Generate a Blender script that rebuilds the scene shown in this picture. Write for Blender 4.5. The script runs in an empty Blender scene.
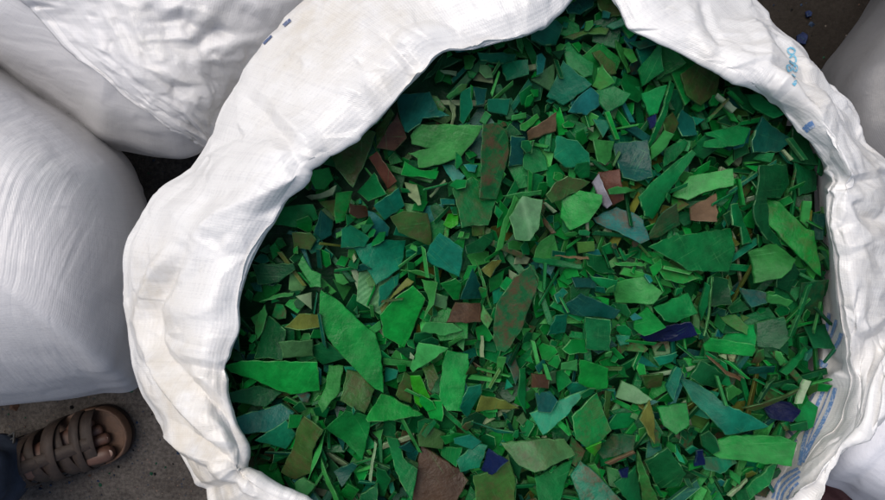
import bpy, bmesh, math, random
import numpy as np
from mathutils import Vector, Matrix
from mathutils.bvhtree import BVHTree
from mathutils.geometry import tessellate_polygon, delaunay_2d_cdt

random.seed(11); RNG = np.random.default_rng(11)
SC = bpy.context.scene
COL = SC.collection

# ---------------------------------------------------------------- camera, sky, sun, exposure
CAM_H, FOC = 1.40, 700.0            # camera height in metres, focal length in photo pixels
cam_d = bpy.data.cameras.new('camera'); cam = bpy.data.objects.new('camera', cam_d); COL.objects.link(cam)
cam.location = (0, 0, CAM_H); cam.rotation_euler = (0, 0, 0)
cam_d.sensor_width = 36; cam_d.lens = FOC / 885 * 36; cam_d.clip_start = .01; cam_d.clip_end = 200
SC.camera = cam
SUN_AZ, SUN_EL = math.radians(135), math.radians(64)     # azimuth counted from +x towards +y
world = bpy.data.worlds.new('World'); SC.world = world; world.use_nodes = True
nt = world.node_tree; bg = nt.nodes['Background']
sky = nt.nodes.new('ShaderNodeTexSky'); sky.sky_type = 'NISHITA'; sky.sun_disc = False
sky.sun_elevation = SUN_EL; sky.sun_rotation = math.pi / 2 - SUN_AZ
sky.air_density = 1.0; sky.dust_density = 4.0; sky.ozone_density = .6
nt.links.new(sky.outputs[0], bg.inputs[0]); bg.inputs[1].default_value = .084
sd = bpy.data.lights.new('sun', 'SUN'); sun = bpy.data.objects.new('sun', sd); COL.objects.link(sun)
sd.energy = 1.5; sd.angle = math.radians(50); sd.color = (1, .965, .925)
sv = Vector((math.cos(SUN_AZ) * math.cos(SUN_EL), math.sin(SUN_AZ) * math.cos(SUN_EL), math.sin(SUN_EL)))
sun.rotation_euler = (-sv).to_track_quat('-Z', 'Y').to_euler(); sun.location = sv * 5
SC.view_settings.view_transform = 'Standard'; SC.view_settings.look = 'None'
SC.view_settings.gamma = 1; SC.view_settings.exposure = 0.74; SC.view_settings.use_curve_mapping = False
SC.cycles.max_bounces = 7; SC.cycles.diffuse_bounces = 4; SC.cycles.glossy_bounces = 2; SC.cycles.transmission_bounces = 4

# ---------------------------------------------------------------- helpers
def at(px, py, z):
    """the point of the place at height z seen at pixel (px, py) of the 885 x 500 photograph"""
    k = (CAM_H - z) / FOC
    return ((px - 442.5) * k, (250 - py) * k, z)
def tag(o, label=None, cat=None, group=None, kind=None):
    if label: o['label'] = label
    if cat: o['category'] = cat
    if group: o['group'] = group
    if kind: o['kind'] = kind
    return o
def empty(name, loc=(0, 0, 0), rz=0):
    o = bpy.data.objects.new(name, None); COL.objects.link(o); o.location = loc; o.rotation_euler = (0, 0, rz)
    o.empty_display_size = .05
    return o
def mesh_obj(name, verts, faces, mat, parent=None, smooth=True, uv=None):
    me = bpy.data.meshes.new(name)
    me.from_pydata([tuple(map(float, v)) for v in verts], [], faces); me.update()
    if smooth: me.polygons.foreach_set('use_smooth', [True] * len(me.polygons))
    if uv is not None:
        l = me.uv_layers.new(name='UVMap')
        idx = np.empty(len(me.loops), dtype=np.int64); me.loops.foreach_get('vertex_index', idx)
        l.data.foreach_set('uv', np.asarray(uv, dtype=np.float32)[idx].ravel())
    if mat: me.materials.append(mat)
    o = bpy.data.objects.new(name, me); COL.objects.link(o)
    if parent: o.parent = parent
    return o
def catmull_closed(P, n, per=None):
    """P (m,d) -> (n,d) closed Catmull-Rom"""
    P = np.asarray(P, float); m = len(P); t = np.linspace(0, m, n, endpoint=False); i = np.floor(t).astype(int); f = (t - i)[:, None]
    a, b, c, d = P[(i - 1) % m], P[i % m], P[(i + 1) % m], P[(i + 2) % m]
    return .5 * (2 * b + (c - a) * f + (2 * a - 5 * b + 4 * c - d) * f ** 2 + (3 * b - a - 3 * c + d) * f ** 3)
def catmull_open(P, t):
    """P (m,...) sampled at t in [0,m-1]"""
    P = np.asarray(P, float); m = len(P); i = np.clip(np.floor(t).astype(int), 0, m - 2); f = t - i
    sh = (-1,) + (1,) * (P.ndim - 1); f = f.reshape(sh)
    a, b, c, d = P[np.clip(i - 1, 0, m - 1)], P[i], P[i + 1], P[np.clip(i + 2, 0, m - 1)]
    return .5 * (2 * b + (c - a) * f + (2 * a - 5 * b + 4 * c - d) * f ** 2 + (3 * b - a - 3 * c + d) * f ** 3)
def inside(poly, x, y):
    r = np.zeros(np.shape(x), bool); n = len(poly)
    for i in range(n):
        x0, y0 = poly[i]; x1, y1 = poly[(i + 1) % n]
        if y0 == y1: continue
        c = ((y0 > y) != (y1 > y)) & (x < (x1 - x0) * (y - y0) / (y1 - y0) + x0)
        r ^= c
    return r
def seg_dist(px, py, line):
    """distance of points to a polyline and the fraction along it"""
    best = np.full(px.shape, 1e9); frac = np.zeros(px.shape); L = [0.]
    for a, b in zip(line, line[1:]): L.append(L[-1] + math.dist(a, b))
    for k, (a, b) in enumerate(zip(line, line[1:])):
        dx, dy = b[0] - a[0], b[1] - a[1]; q = dx * dx + dy * dy
        t = np.clip(((px - a[0]) * dx + (py - a[1]) * dy) / q, 0, 1)
        d = np.hypot(px - a[0] - t * dx, py - a[1] - t * dy); m = d < best
        best[m] = d[m]; frac[m] = (L[k] + t[m] * (L[k + 1] - L[k])) / L[-1]
    return best, frac
def crumple(P, n, size, amp, rng, aspect=2.2, thin=0):
    """sharp-creased relief: many short local folds over the points P (N,3), in metres"""
    h = np.zeros(len(P)); lo, hi = P.min(0), P.max(0)
    seeds = P[rng.integers(0, len(P), n)]
    for c in seeds:
        nrm = rng.normal(size=3); nrm /= np.linalg.norm(nrm); tan = np.cross(nrm, rng.normal(size=3)); tan /= np.linalg.norm(tan)
        if thin: L = size * rng.uniform(.5, 1.5); w = thin * rng.uniform(.6, 1.5)
        else: w = size * rng.uniform(.5, 1.4); L = w * aspect
        D = P - c; near = np.abs(D).max(1) < L * 1.6
        D = D[near]; d = np.abs(D @ nrm); r2 = (D ** 2).sum(1)
        h[near] += rng.choice([-1, 1]) * amp * rng.uniform(.3, 1) * np.maximum(0, 1 - d / w) * np.exp(-r2 / (L * .62) ** 2)
    return h
def facets(G, spacing, amp, rng, closed=True):
    """crumpled-film relief over a grid surface: random heights joined by flat triangular facets with sharp creases"""
    nu, nv = G.shape[:2]
    su = np.linalg.norm(np.diff(G, axis=0), axis=2).mean(1); su = np.r_[0, np.cumsum(su)]; sv = np.r_[0, np.cumsum(np.linalg.norm(np.diff(G, axis=1), axis=2).mean(0))]
    per = su[-1] + su[1]; W, V_ = per, sv[-1]; n = int(W * V_ / spacing ** 2)
    x = rng.uniform(0, W, n); y = rng.uniform(-spacing, V_ + spacing, n); hgt = rng.normal(0, amp, n)
    if closed:
        l = x < spacing * 5; r = x > W - spacing * 5
        x, y, hgt = np.r_[x, x[l] + W, x[r] - W], np.r_[y, y[l], y[r]], np.r_[hgt, hgt[l], hgt[r]]
    else:
        n2 = 200; x = np.r_[x, rng.uniform(-spacing, W + spacing, n2)]; y = np.r_[y, rng.choice([-spacing * 1.5, V_ + spacing * 1.5], n2)]; hgt = np.r_[hgt, rng.normal(0, amp, n2)]
        x = np.r_[x, -spacing * 2, -spacing * 2, W + spacing * 2, W + spacing * 2]; y = np.r_[y, -spacing * 2, V_ + spacing * 2, -spacing * 2, V_ + spacing * 2]; hgt = np.r_[hgt, 0, 0, 0, 0]
    r = delaunay_2d_cdt([Vector((a, b)) for a, b in zip(x, y)], [], [], 0, 1e-9)
    P2_ = np.array([(v.x, v.y) for v in r[0]]); hh = np.array([hgt[o[0]] if o else 0. for o in r[3]]); out = np.zeros((nu, nv))
    for a, b, c in r[2]:
        A, B, C = P2_[a], P2_[b], P2_[c]
        i0, i1 = np.searchsorted(su, [min(A[0], B[0], C[0]), max(A[0], B[0], C[0])]); j0, j1 = np.searchsorted(sv, [min(A[1], B[1], C[1]), max(A[1], B[1], C[1])])
        if i1 <= i0 or j1 <= j0: continue
        X, Y = su[i0:i1, None], sv[None, j0:j1]; den = (B[1] - C[1]) * (A[0] - C[0]) + (C[0] - B[0]) * (A[1] - C[1])
        if abs(den) < 1e-14: continue
        w0 = ((B[1] - C[1]) * (X - C[0]) + (C[0] - B[0]) * (Y - C[1])) / den; w1 = ((C[1] - A[1]) * (X - C[0]) + (A[0] - C[0]) * (Y - C[1])) / den; w2 = 1 - w0 - w1
        k = (w0 >= -1e-6) & (w1 >= -1e-6) & (w2 >= -1e-6)
        out[i0:i1, j0:j1][k] = (w0 * hh[a] + w1 * hh[b] + w2 * hh[c])[k]
    return out.ravel()
def grid_faces(nu, nv, closed=True):
    u, v = np.meshgrid(np.arange(nu if closed else nu - 1), np.arange(nv - 1), indexing='ij'); u2 = (u + 1) % nu
    return np.stack([u * nv + v, u2 * nv + v, u2 * nv + v + 1, u * nv + v + 1], -1).reshape(-1, 4).tolist()
def grid_normals(G, closed=True):
    if closed: du = np.roll(G, -1, 0) - np.roll(G, 1, 0)
    else: du = np.gradient(G, axis=0)
    dv = np.gradient(G, axis=1); n = np.cross(du, dv); n /= np.linalg.norm(n, axis=-1, keepdims=True) + 1e-12
    return n

# ---------------------------------------------------------------- materials
class NT:
    def __init__(s, name):
        s.m = bpy.data.materials.new(name); s.m.use_nodes = True; s.t = s.m.node_tree; s.b = s.t.nodes['Principled BSDF']
    def n(s, typ, ins=None, **kw):
        o = s.t.nodes.new('ShaderNode' + typ)
        for k, v in kw.items(): setattr(o, k, v)
        for k, v in (ins or {}).items():
            if isinstance(v, bpy.types.NodeSocket): s.t.links.new(v, o.inputs[k])
            else: o.inputs[k].default_value = v
        return o
    def set(s, k, v):
        if isinstance(v, bpy.types.NodeSocket): s.t.links.new(v, s.b.inputs[k])
        else: s.b.inputs[k].default_value = v
    def noise(s, scale, detail=3, rough=.55, vec=None, out='Fac'):
        i = {'Scale': scale, 'Detail': detail, 'Roughness': rough}
        if vec is not None: i['Vector'] = vec
        return s.n('TexNoise', i).outputs[out]
    def ramp(s, fac, a, b, ca=(0, 0, 0, 1), cb=(1, 1, 1, 1)):
        r = s.n('ValToRGB', {'Fac': fac}); e = r.color_ramp.elements
        e[0].position = a; e[1].position = b; e[0].color = ca; e[1].color = cb
        return r.outputs[0]
    def mix(s, fac, a, b, blend='MIX'):
        o = s.n('Mix', {'Factor': fac} if not isinstance(fac, bpy.types.NodeSocket) else None, data_type='RGBA', blend_type=blend)
        if isinstance(fac, bpy.types.NodeSocket): s.t.links.new(fac, o.inputs[0])
        for k, v in ((6, a), (7, b)):
            if isinstance(v, bpy.types.NodeSocket): s.t.links.new(v, o.inputs[k])
            else: o.inputs[k].default_value = v
        return o.outputs[2]
    def math(s, op, a, b=0.):
        o = s.n('Math', operation=op)
        for k, v in ((0, a), (1, b)):
            if isinstance(v, bpy.types.NodeSocket): s.t.links.new(v, o.inputs[k])
            else: o.inputs[k].default_value = v
        return o.outputs[0]
    def pos(s): return s.n('NewGeometry').outputs['Position']
    def bump(s, h, strength, dist=.001, normal=None):
        i = {'Height': h, 'Strength': strength, 'Distance': dist}
        if normal is not None: i['Normal'] = normal
        return s.n('Bump', i).outputs[0]

def sack_material(name, base, dirt, dirt_amt, weave=.24, wrinkle=.0, warp=.0, rough=.30, crinkle=.07, soil=(), wfreq=62):
    m = NT(name); p = m.pos(); uv = m.n('TexCoord').outputs['UV']
    wv = []
    for d in ('X', 'Y'):
        w = m.n('TexWave', {'Scale': 130 if d == 'X' else 118, 'Distortion': .6, 'Detail': 1, 'Vector': uv}, wave_type='BANDS', bands_direction=d)
        wv.append(w.outputs['Fac'])
    cloth = m.math('MULTIPLY', wv[0], wv[1])
    big = m.noise(7, 4, .6, p); mid = m.noise(38, 5, .65, p); fine = m.noise(260, 3, .6, p)
    # the tapes vary a little in opacity: faint streaks along both directions
    sx = m.n('Mapping', {'Vector': uv, 'Scale': (420, 6, 1)}).outputs[0]; sy = m.n('Mapping', {'Vector': uv, 'Scale': (6, 420, 1)}).outputs[0]
    st = m.math('ADD', m.noise(1, 2, .5, sx), m.noise(1, 2, .5, sy))
    c = m.mix(m.ramp(st, .75, 1.25), (base[0] * .9, base[1] * .9, base[2] * .91, 1), (*base, 1))
    dm = m.math('MULTIPLY', m.ramp(big, .48, .72), m.ramp(mid, .3, .75))
    c = m.mix(m.math('MULTIPLY', dm, dirt_amt), c, (*dirt, 1))
    sm = m.math('MULTIPLY', m.ramp(fine, .62, .74), m.ramp(mid, .5, .7))
    c = m.mix(m.math('MULTIPLY', sm, dirt_amt * .6), c, (dirt[0] * .6, dirt[1] * .6, dirt[2] * .6, 1))
    for at_px, rad, k in soil:                                # handling marks: beige smears where the cloth was gripped and dragged
        q = at(*at_px); d = m.n('VectorMath', {0: p, 1: q}, operation='DISTANCE').outputs['Value']
        d = m.math('ADD', d, m.math('MULTIPLY', m.math('SUBTRACT', big, .5), rad * 1.6))
        f = m.math('MULTIPLY', m.ramp(d, rad * .25, rad * 1.1, (1, 1, 1, 1), (0, 0, 0, 1)), m.ramp(mid, .25, .7))
        c = m.mix(m.math('MULTIPLY', f, k), c, (.56, .50, .40, 1))
    m.set('Base Color', c); m.set('Roughness', rough); m.set('Specular IOR Level', .5)
    nb = m.bump(cloth, weave, .0006)
    nb = m.bump(m.noise(150, 4, .6, p), .3, .0010, nb)
    dv = m.n('VectorMath', {0: p, 1: m.n('VectorMath', {0: m.noise(40, 3, .6, p, 'Color'), 'Scale': .03}, operation='SCALE').outputs[0]}, operation='ADD').outputs[0]
    for sc, k, ds in ((55, crinkle, .005), (140, crinkle * .8, .002)):                      # crumpled-film facets
        nb = m.bump(m.n('TexVoronoi', {'Scale': sc, 'Vector': dv}, feature='F1').outputs['Distance'], k, ds, nb)
    if wrinkle:
        w0 = m.n('VectorMath', {0: p, 1: m.n('VectorMath', {0: m.noise(5, 2, .5, p, 'Color'), 'Scale': .035}, operation='SCALE').outputs[0]}, operation='ADD').outputs[0]
        v = m.n('Mapping', {'Vector': w0, 'Rotation': (0, 0, -warp)}).outputs[0]; v = m.n('Mapping', {'Vector': v, 'Scale': (5, wfreq, 20)}).outputs[0]
        hw = m.math('MULTIPLY', m.noise(1, 2, .45, v), m.ramp(m.noise(6, 2, .5, p), .35, .6))
        nb = m.bump(hw, wrinkle, .006, nb)
    m.set('Normal', nb)
    tr = m.n('BsdfTranslucent', {'Color': (*[x * .9 for x in base], 1)}); mx = m.n('MixShader', {0: .16})
    m.t.links.new(m.b.outputs[0], mx.inputs[1]); m.t.links.new(tr.outputs[0], mx.inputs[2])
    m.t.links.new(mx.outputs[0], m.t.nodes['Material Output'].inputs[0])
    return m.m
M_SACK = sack_material('woven_sack_white', (.735, .73, .72), (.46, .40, .29), .6, soil=[((182, 410, .76), .10, .75), ((230, 470, .76), .07, .7), ((330, 0, .75), .10, .6), ((150, 290, .74), .06, .6), ((800, 470, .75), .07, .45), ((850, 300, .78), .10, .3)])
M_SACK_L = sack_material('woven_sack_cool', (.585, .58, .59), (.44, .50, .46), .3, wfreq=120, wrinkle=.38, warp=1.4, crinkle=.05)
M_SACK_TL = sack_material('woven_sack_cool_flat', (.605, .60, .61), (.45, .47, .4), .35, wrinkle=.45, warp=-.2, crinkle=.04)
M_SACK_FLAP = sack_material('woven_sack_dusty', (.67, .665, .67), (.42, .40, .31), .4, crinkle=.12)
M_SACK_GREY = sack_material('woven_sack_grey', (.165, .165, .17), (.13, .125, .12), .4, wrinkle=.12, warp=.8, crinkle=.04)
M_SACK_R = sack_material('woven_sack_lavender', (.78, .78, .82), (.5, .48, .45), .15, wrinkle=.35, warp=-.6, crinkle=.05)

def ink(name, c, worn):
    m = NT(name); p = m.pos()
    f = m.ramp(m.noise(420, 3, .6, p), worn - .18, worn + .06)
    m.set('Base Color', m.mix(f, (.62, .63, .66, 1), (*c, 1))); m.set('Roughness', .5)
    m.set('Normal', m.bump(m.noise(200, 3, .6, p), .3, .001))
    return m.m
M_INK = ink('blue_print', (.12, .23, .45), .45); M_INK_GREY = ink('grey_blue_print', (.12, .18, .27), .38)
M_INK_CYAN = ink('cyan_print', (.12, .38, .52), .46); M_INK_DARK = ink('dark_blue_print', (.05, .08, .17), .4)

def flake_material():
    """pigmented broken plastic; 'loc' is each flake's own rotated coordinate (its z a per-flake seed)"""
    m = NT('shredded_plastic'); p = m.n('Attribute', attribute_name='loc').outputs['Vector']
    c = m.n('Attribute', attribute_name='tint').outputs['Color']
    stn = m.n('Attribute', attribute_name='stain').outputs['Fac']; rib = m.n('Attribute', attribute_name='rib').outputs['Fac']
    xyz = m.n('SeparateXYZ', {0: p}); hs = m.noise(60, 4, .65, p); fine = m.noise(700, 3, .6, p)
    c = m.mix(m.ramp(hs, .3, .7), m.mix(.5, c, (0, 0, 0, 1)), c)                       # mottled pigment
    for sc, lo_, k in (((28, 1100, 1), .62, .40), ((700, 22, 1), .66, .30)):             # hair scratches along and across
        v = m.n('Mapping', {'Vector': p, 'Scale': sc}).outputs[0]
        sxy = m.math('MULTIPLY', m.ramp(m.noise(1, 2, .5, v), lo_, lo_ + .13), m.ramp(m.noise(38, 2, .5, p), .42, .62))
        c = m.mix(m.math('MULTIPLY', sxy, k), c, (.09, .32, .11, 1))
    # whitened bend line on the flakes that were creased
    dl = m.math('ABSOLUTE', m.math('ADD', xyz.outputs[1], m.math('MULTIPLY', m.math('SUBTRACT', m.noise(90, 3, .6, p), .5), .004)))
    bl = m.math('MULTIPLY', m.ramp(dl, .0002, .0010, (1, 1, 1, 1), (0, 0, 0, 1)), m.math('MULTIPLY', m.math('GREATER_THAN', rib, 1.5), .26))
    c = m.mix(bl, c, (.22, .40, .22, 1))
    dust = m.math('MULTIPLY', m.ramp(m.noise(26, 5, .7, p), .48, .72), m.ramp(fine, .35, .7))
    c = m.mix(m.math('MULTIPLY', dust, .04), c, (.20, .22, .15, 1))
    sm = m.math('MULTIPLY', m.ramp(m.noise(75, 6, .75, p), .44, .60), stn)              # mud stains only where a flake carries them
    c = m.mix(m.math('MULTIPLY', sm, .85), c, (.075, .043, .024, 1))
    m.set('Base Color', c)
    m.set('Roughness', m.n('MapRange', {'Value': m.noise(24, 3, .6, p), 'From Min': .3, 'From Max': .7, 'To Min': .2, 'To Max': .55}).outputs[0]); m.set('Specular IOR Level', .15)
    nb = m.bump(m.noise(55, 3, .55, p), .6, .0030); nb = m.bump(m.noise(150, 4, .65, p), .6, .0012, nb); nb = m.bump(fine, .3, .0004, nb)
    rw = m.math('MULTIPLY', m.math('SINE', m.math('MULTIPLY', xyz.outputs[0], 1400.)), m.math('COMPARE', rib, 1.))
    nb = m.bump(rw, .2, .0010, nb)                                                      # moulded ribs on some
    m.set('Normal', nb)
    tr = m.n('BsdfTranslucent', {'Color': c}); mx = m.n('MixShader', {0: .2})
    m.t.links.new(m.b.outputs[0], mx.inputs[1]); m.t.links.new(tr.outputs[0], mx.inputs[2])
    m.t.links.new(mx.outputs[0], m.t.nodes['Material Output'].inputs[0])
    return m.m
M_FLAKE = flake_material()

def simple(name, c, rough=.6, var=.35, scale=60, bump=.3, bd=.001, metal=0., spec=.4, c2=None):
    m = NT(name); p = m.pos(); f = m.noise(scale, 5, .65, p)
    m.set('Base Color', m.mix(m.ramp(f, .3, .7), (*(c2 or [x * (1 - var) for x in c]), 1), (*c, 1)))
    m.set('Roughness', rough); m.set('Metallic', metal); m.set('Specular IOR Level', spec)
    m.set('Normal', m.bump(m.noise(scale * 4, 4, .6, p), bump, bd))
    return m.m
def floor_material():
    m = NT('dirty_concrete'); p = m.pos()
    c = m.mix(m.ramp(m.noise(9, 6, .7, p), .3, .7), (.052, .044, .038, 1), (.130, .115, .102, 1))
    c = m.mix(m.ramp(m.noise(140, 4, .7, p), .35, .65), m.mix(.55, c, (0, 0, 0, 1)), c)
    sp = m.n('TexVoronoi', {'Scale': 85, 'Vector': p}); d = m.ramp(sp.outputs['Distance'], .10, .2, (1, 1, 1, 1), (0, 0, 0, 1))
    c = m.mix(m.math('MULTIPLY', d, m.ramp(m.noise(14, 2, .5, p), .45, .6)), c, (.02, .03, .045, 1))     # ground-in plastic crumbs
    sp2 = m.n('TexVoronoi', {'Scale': 60, 'Vector': p, 'Randomness': 1}); d2 = m.ramp(sp2.outputs['Distance'], .06, .12, (1, 1, 1, 1), (0, 0, 0, 1))
    c = m.mix(m.math('MULTIPLY', d2, .7), c, (.16, .10, .08, 1))
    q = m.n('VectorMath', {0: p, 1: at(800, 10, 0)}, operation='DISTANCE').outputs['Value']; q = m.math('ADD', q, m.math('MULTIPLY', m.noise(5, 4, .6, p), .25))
    c = m.mix(m.ramp(q, .45, .75, (1, 1, 1, 1), (0, 0, 0, 1)), c, m.mix(.85, c, (.008, .006, .004, 1)))            # shadow over the upper right floor, painted into its colour
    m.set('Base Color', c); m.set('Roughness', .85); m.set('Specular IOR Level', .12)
    m.set('Normal', m.bump(m.noise(90, 6, .7, p), .7, .004))
    return m.m
M_FLOOR = floor_material()

# ---------------------------------------------------------------- ground
g = 12.0; nfl = 2
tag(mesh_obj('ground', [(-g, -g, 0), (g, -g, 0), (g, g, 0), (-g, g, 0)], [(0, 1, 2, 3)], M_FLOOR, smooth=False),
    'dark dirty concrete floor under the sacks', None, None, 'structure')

# ---------------------------------------------------------------- the open sack full of flakes
# stations round the mouth: lip L, outer edge O (photo pixels), heights of lip, crest, outer edge, and the inner wall I where it shows
ST = [
 ((243,300),(130,290),.772,.792,.700,None), ((252,270),(132,255),.774,.795,.705,None), ((270,232),(150,218),.776,.798,.710,None),
 ((300,180),(185,170),.780,.802,.715,None), ((312,162),(205,143),.782,.806,.720,None), ((340,149),(222,110),.782,.806,.722,None),
 ((372,123),(240,80),.782,.806,.725,None), ((400,97),(265,50),.782,.806,.728,None), ((423,75),(295,22),.782,.806,.728,None),
 ((443,54),(330,-15),.782,.804,.730,None), ((475,52),(390,-50),.778,.800,.730,None), ((515,40),(460,-70),.776,.798,.73,None),
 ((550,22),(530,-80),.772,.795,.73,None), ((578,-5),(590,-80),.768,.79,.73,None), ((600,-14),(640,-70),.766,.788,.73,None),
 ((614,5),(690,-50),.768,.79,.735,None), ((628,30),(725,-25),.770,.792,.735,None), ((655,41),(752,5),.774,.795,.735,None),
 ((700,63),(775,30),.776,.796,.738,None), ((740,77),(803,55),.776,.798,.742,None), ((774,88),(820,82),.776,.80,.746,(766,90)),
 ((800,112),(850,108),.776,.802,.748,(780,103)), ((820,141),(862,140),.778,.806,.750,(800,135)), ((834,172),(885,162),.780,.806,.750,(811,163)),
 ((829,192),(905,190),.784,.800,.715,(815,188)), ((828,220),(915,225),.784,.796,.705,(817,218)), ((834,250),(918,260),.782,.793,.70,(820,248)),
 ((837,290),(915,300),.780,.792,.71,(822,285)), ((841,325),(902,330),.776,.792,.735,(820,322)), ((846,352),(888,350),.772,.797,.775,(818,350)),
 ((846,385),(872,385),.765,.795,.790,(811,385)), ((836,418),(865,422),.762,.793,.795,(794,418)), ((812,446),(850,443),.762,.790,.796,(772,449)),
 ((794,475),(828,468),.760,.790,.796,(761,482)), ((772,510),(804,503),.758,.788,.792,(738,507)),
 ((700,530),(730,570),.765,.79,.77,None), ((560,535),(560,620),.765,.79,.73,None), ((420,525),(400,600),.768,.79,.73,None),
 ((330,508),(310,565),.772,.792,.74,None), ((290,495),(262,535),.776,.794,.75,None), ((258,482),(226,505),.778,.792,.745,None),
 ((243,472),(196,470),.772,.786,.735,None), ((246,452),(169,432),.77,.786,.72,None), ((236,425),(152,405),.77,.788,.71,None),
 ((228,392),(141,380),.77,.79,.705,None), ((232,355),(136,340),.77,.79,.70,None), ((241,330),(132,312),.77,.79,.70,None)]
AX = np.array(at(540, 262, .75))[:2]
NU, NV = 1200, 190
def main_profile():
    keys = []
    for L, O, zl, zc, zo, I in ST:
        zl = zl if I is not None else zc - .008
        L = np.array(L, float); O = np.array(O, float); d = O - L; w = np.hypot(*d); e = d / w
        def W(p, z): return at(p[0], p[1], z)
        out = []
        if I is None:
            out += [W(L + e * 8, .60), W(L + e * 13, .70), W(L + e * 5, zl - .016), W(L + e * .8, zl - .004), W(L + e * 1.2, zl + .003), W(L + e * 7, zl + .007)]
        else:
            I = np.array(I, float); m = (I + L) / 2
            out += [W(I + (L - I) * .45, .60), W(I, .695), W(m, (.695 + zl) / 2), W(L - e * 1.5, zl - .005), W(L + e * .5, zl), W(L + e * 5, zl + .008)]
        lowright = I is not None and zo > .768
        if lowright:
            out += [W(L + d * .45, (zl + zo) / 2 + .004), W(L + d * .82, zo - .004), W(O, zo)]
        else:
            out += [W(L + d * .36, zc), W(L + d * .74, (zc * .55 + zo * .45)), W(O, zo)]
        a = np.array(W(O - e * 7, zo - .03)); out.append(tuple(a))
        r = a[:2] - AX; rr = np.hypot(*r); u = r / rr
        for z, R, k in ((.58, .315, .6), (.42, .345, 1), (.2, .345, 1), (.05, .32, 1), (.006, .28, 1)):
            R = R * (1 - .0) if k == 1 else rr * (1 - k) * .9 + R * k
            out.append((AX[0] + u[0] * min(R, rr * 1.0 if z > .5 else R), AX[1] + u[1] * min(R, rr if z > .5 else R), z))
        keys.append(out)
    K = np.array(keys)                                   # stations, keys, 3
    m, nk, _ = K.shape
    A = catmull_closed(K.reshape(m, -1), NU).reshape(NU, nk, 3)
    # more samples on the collar, fewer on the body that nobody sees
    w = np.array([.6, 1, .5, .5, .6, 1.2, 1.5, 1.5, 1, 1, 1, .7, .5, .3]); w = np.concatenate([w, np.full(max(0, nk - 1 - len(w)), .3)])[:nk - 1]
    cw = np.concatenate([[0], np.cumsum(w)]); s = np.linspace(0, cw[-1], NV); t = np.interp(s, cw, np.arange(nk))
    return catmull_open(A.transpose(1, 0, 2), t).transpose(1, 0, 2)
G = main_profile()
nrm = grid_normals(G)
ctr = np.array([AX[0], AX[1], .75]);
if (nrm[:, int(NV * .45), 2]).mean() < 0: nrm = -nrm
P = G.reshape(-1, 3); N0 = nrm.reshape(-1, 3)
pxx = 442.5 + P[:, 0] * FOC / (CAM_H - P[:, 2]); pyy = 250 - P[:, 1] * FOC / (CAM_H - P[:, 2])
vfrac = np.tile(np.linspace(0, 1, NV), NU)
# folds that can be followed in the cloth: (polyline, height in mm, half width in pixels, profile)
FOLDS = [
 ([(192,232),(165,275),(152,310),(158,345),(185,378),(215,408),(236,440)], -9, 9, 't'),
 ([(182,240),(150,280),(140,320),(150,352),(178,392),(208,422),(238,462)], 8, 8, 't'),
 ([(137,250),(150,262),(160,250),(190,205),(230,150)], 4, 12, 's'),
 ([(145,360),(165,398),(195,436),(228,452),(240,470)], -8, 9, 't'),
 ([(160,425),(190,445),(220,456),(232,478)], 9, 8, 't'),
 ([(203,400),(222,425),(232,452),(236,472)], 7, 6, 't'),
 ([(180,362),(200,368),(222,372),(236,362)], -6, 7, 't'),
 ([(150,300),(180,312),(205,305),(225,285)], 3, 14, 's'),
 ([(228,470),(245,478),(280,490),(320,500)], 8, 9, 's'),
 ([(196,492),(225,486),(245,480)], -7, 8, 't'),
 ([(190,238),(222,214),(255,200),(285,180),(308,165)], 8, 13, 't'),
 ([(270,108),(300,130),(318,160)], 4, 12, 't'),
 ([(240,92),(262,110),(285,138),(300,165)], -4, 10, 't'),
 ([(380,30),(400,50),(418,72)], -4, 6, 't'),
 ([(335,85),(360,95),(378,118)], 3, 9, 't'),
 ([(300,40),(340,45),(390,30),(450,20)], 3, 16, 's'),
 ([(700,0),(712,30),(722,48)], -3.5, 5, 't'), ([(688,5),(700,40),(712,62)], 2.5, 7, 's'),
 ([(748,20),(760,45),(765,75)], 4, 9, 't'), ([(765,72),(790,90),(815,130),(838,175)], 5, 7, 't'),
 ([(775,60),(800,85),(822,120),(845,160)], -5, 8, 't'), ([(795,58),(825,100),(850,140),(868,165)], 4, 8, 't'),
 ([(830,165),(836,182),(828,195)], 6, 7, 't'), ([(836,182),(858,186),(880,178)], -6, 7, 't'),
 ([(835,205),(855,215),(870,235),(885,250)], 4, 9, 't'), ([(860,200),(868,215),(885,222)], -5, 7, 't'),
 ([(872,235),(880,265),(885,280)], -4, 7, 't'), ([(850,340),(862,300),(864,285)], -3, 5, 't'),
 ([(884,340),(868,372),(862,405),(858,432),(830,464),(800,500)], 5, 6, 't'),
 ([(842,372),(836,378),(828,382)], 6, 6, 't'), ([(818,352),(830,362),(842,366)], -6, 6, 't'), ([(856,368),(838,400),(826,440)], -3, 9, 's')]
h = np.zeros(len(P)); top = (vfrac > .10) & (vfrac < .86) & (P[:, 2] > .6)
for line, mm, w, prof in FOLDS:
    d, fr = seg_dist(pxx[top], pyy[top], line); x = d / w
    shape = np.maximum(0, 1 - x / 1.3) if prof == 't' else np.exp(-x * x)
    h[top] += mm * .001 * shape * np.clip(np.minimum(fr, 1 - fr) * 6 + .15, 0, 1)
sel = np.where(P[:, 2] > .62)[0]
rc = np.random.default_rng(5)
cr = (facets(G, .080, .0046, rc) + facets(G, .032, .0018, rc) + facets(G, .012, .0007, rc))[sel]
cal = np.clip((vfrac[sel] - .12) * 8, .25, 1)
pux, puy = pxx[sel], pyy[sel]
rough = 1 + .25 * np.clip((pux - 690) / 80, 0, 1) * np.clip((330 - puy) / 60, 0, 1)       # the upper right rim is the most crinkled
h[sel] += cr * cal * rough
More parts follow.
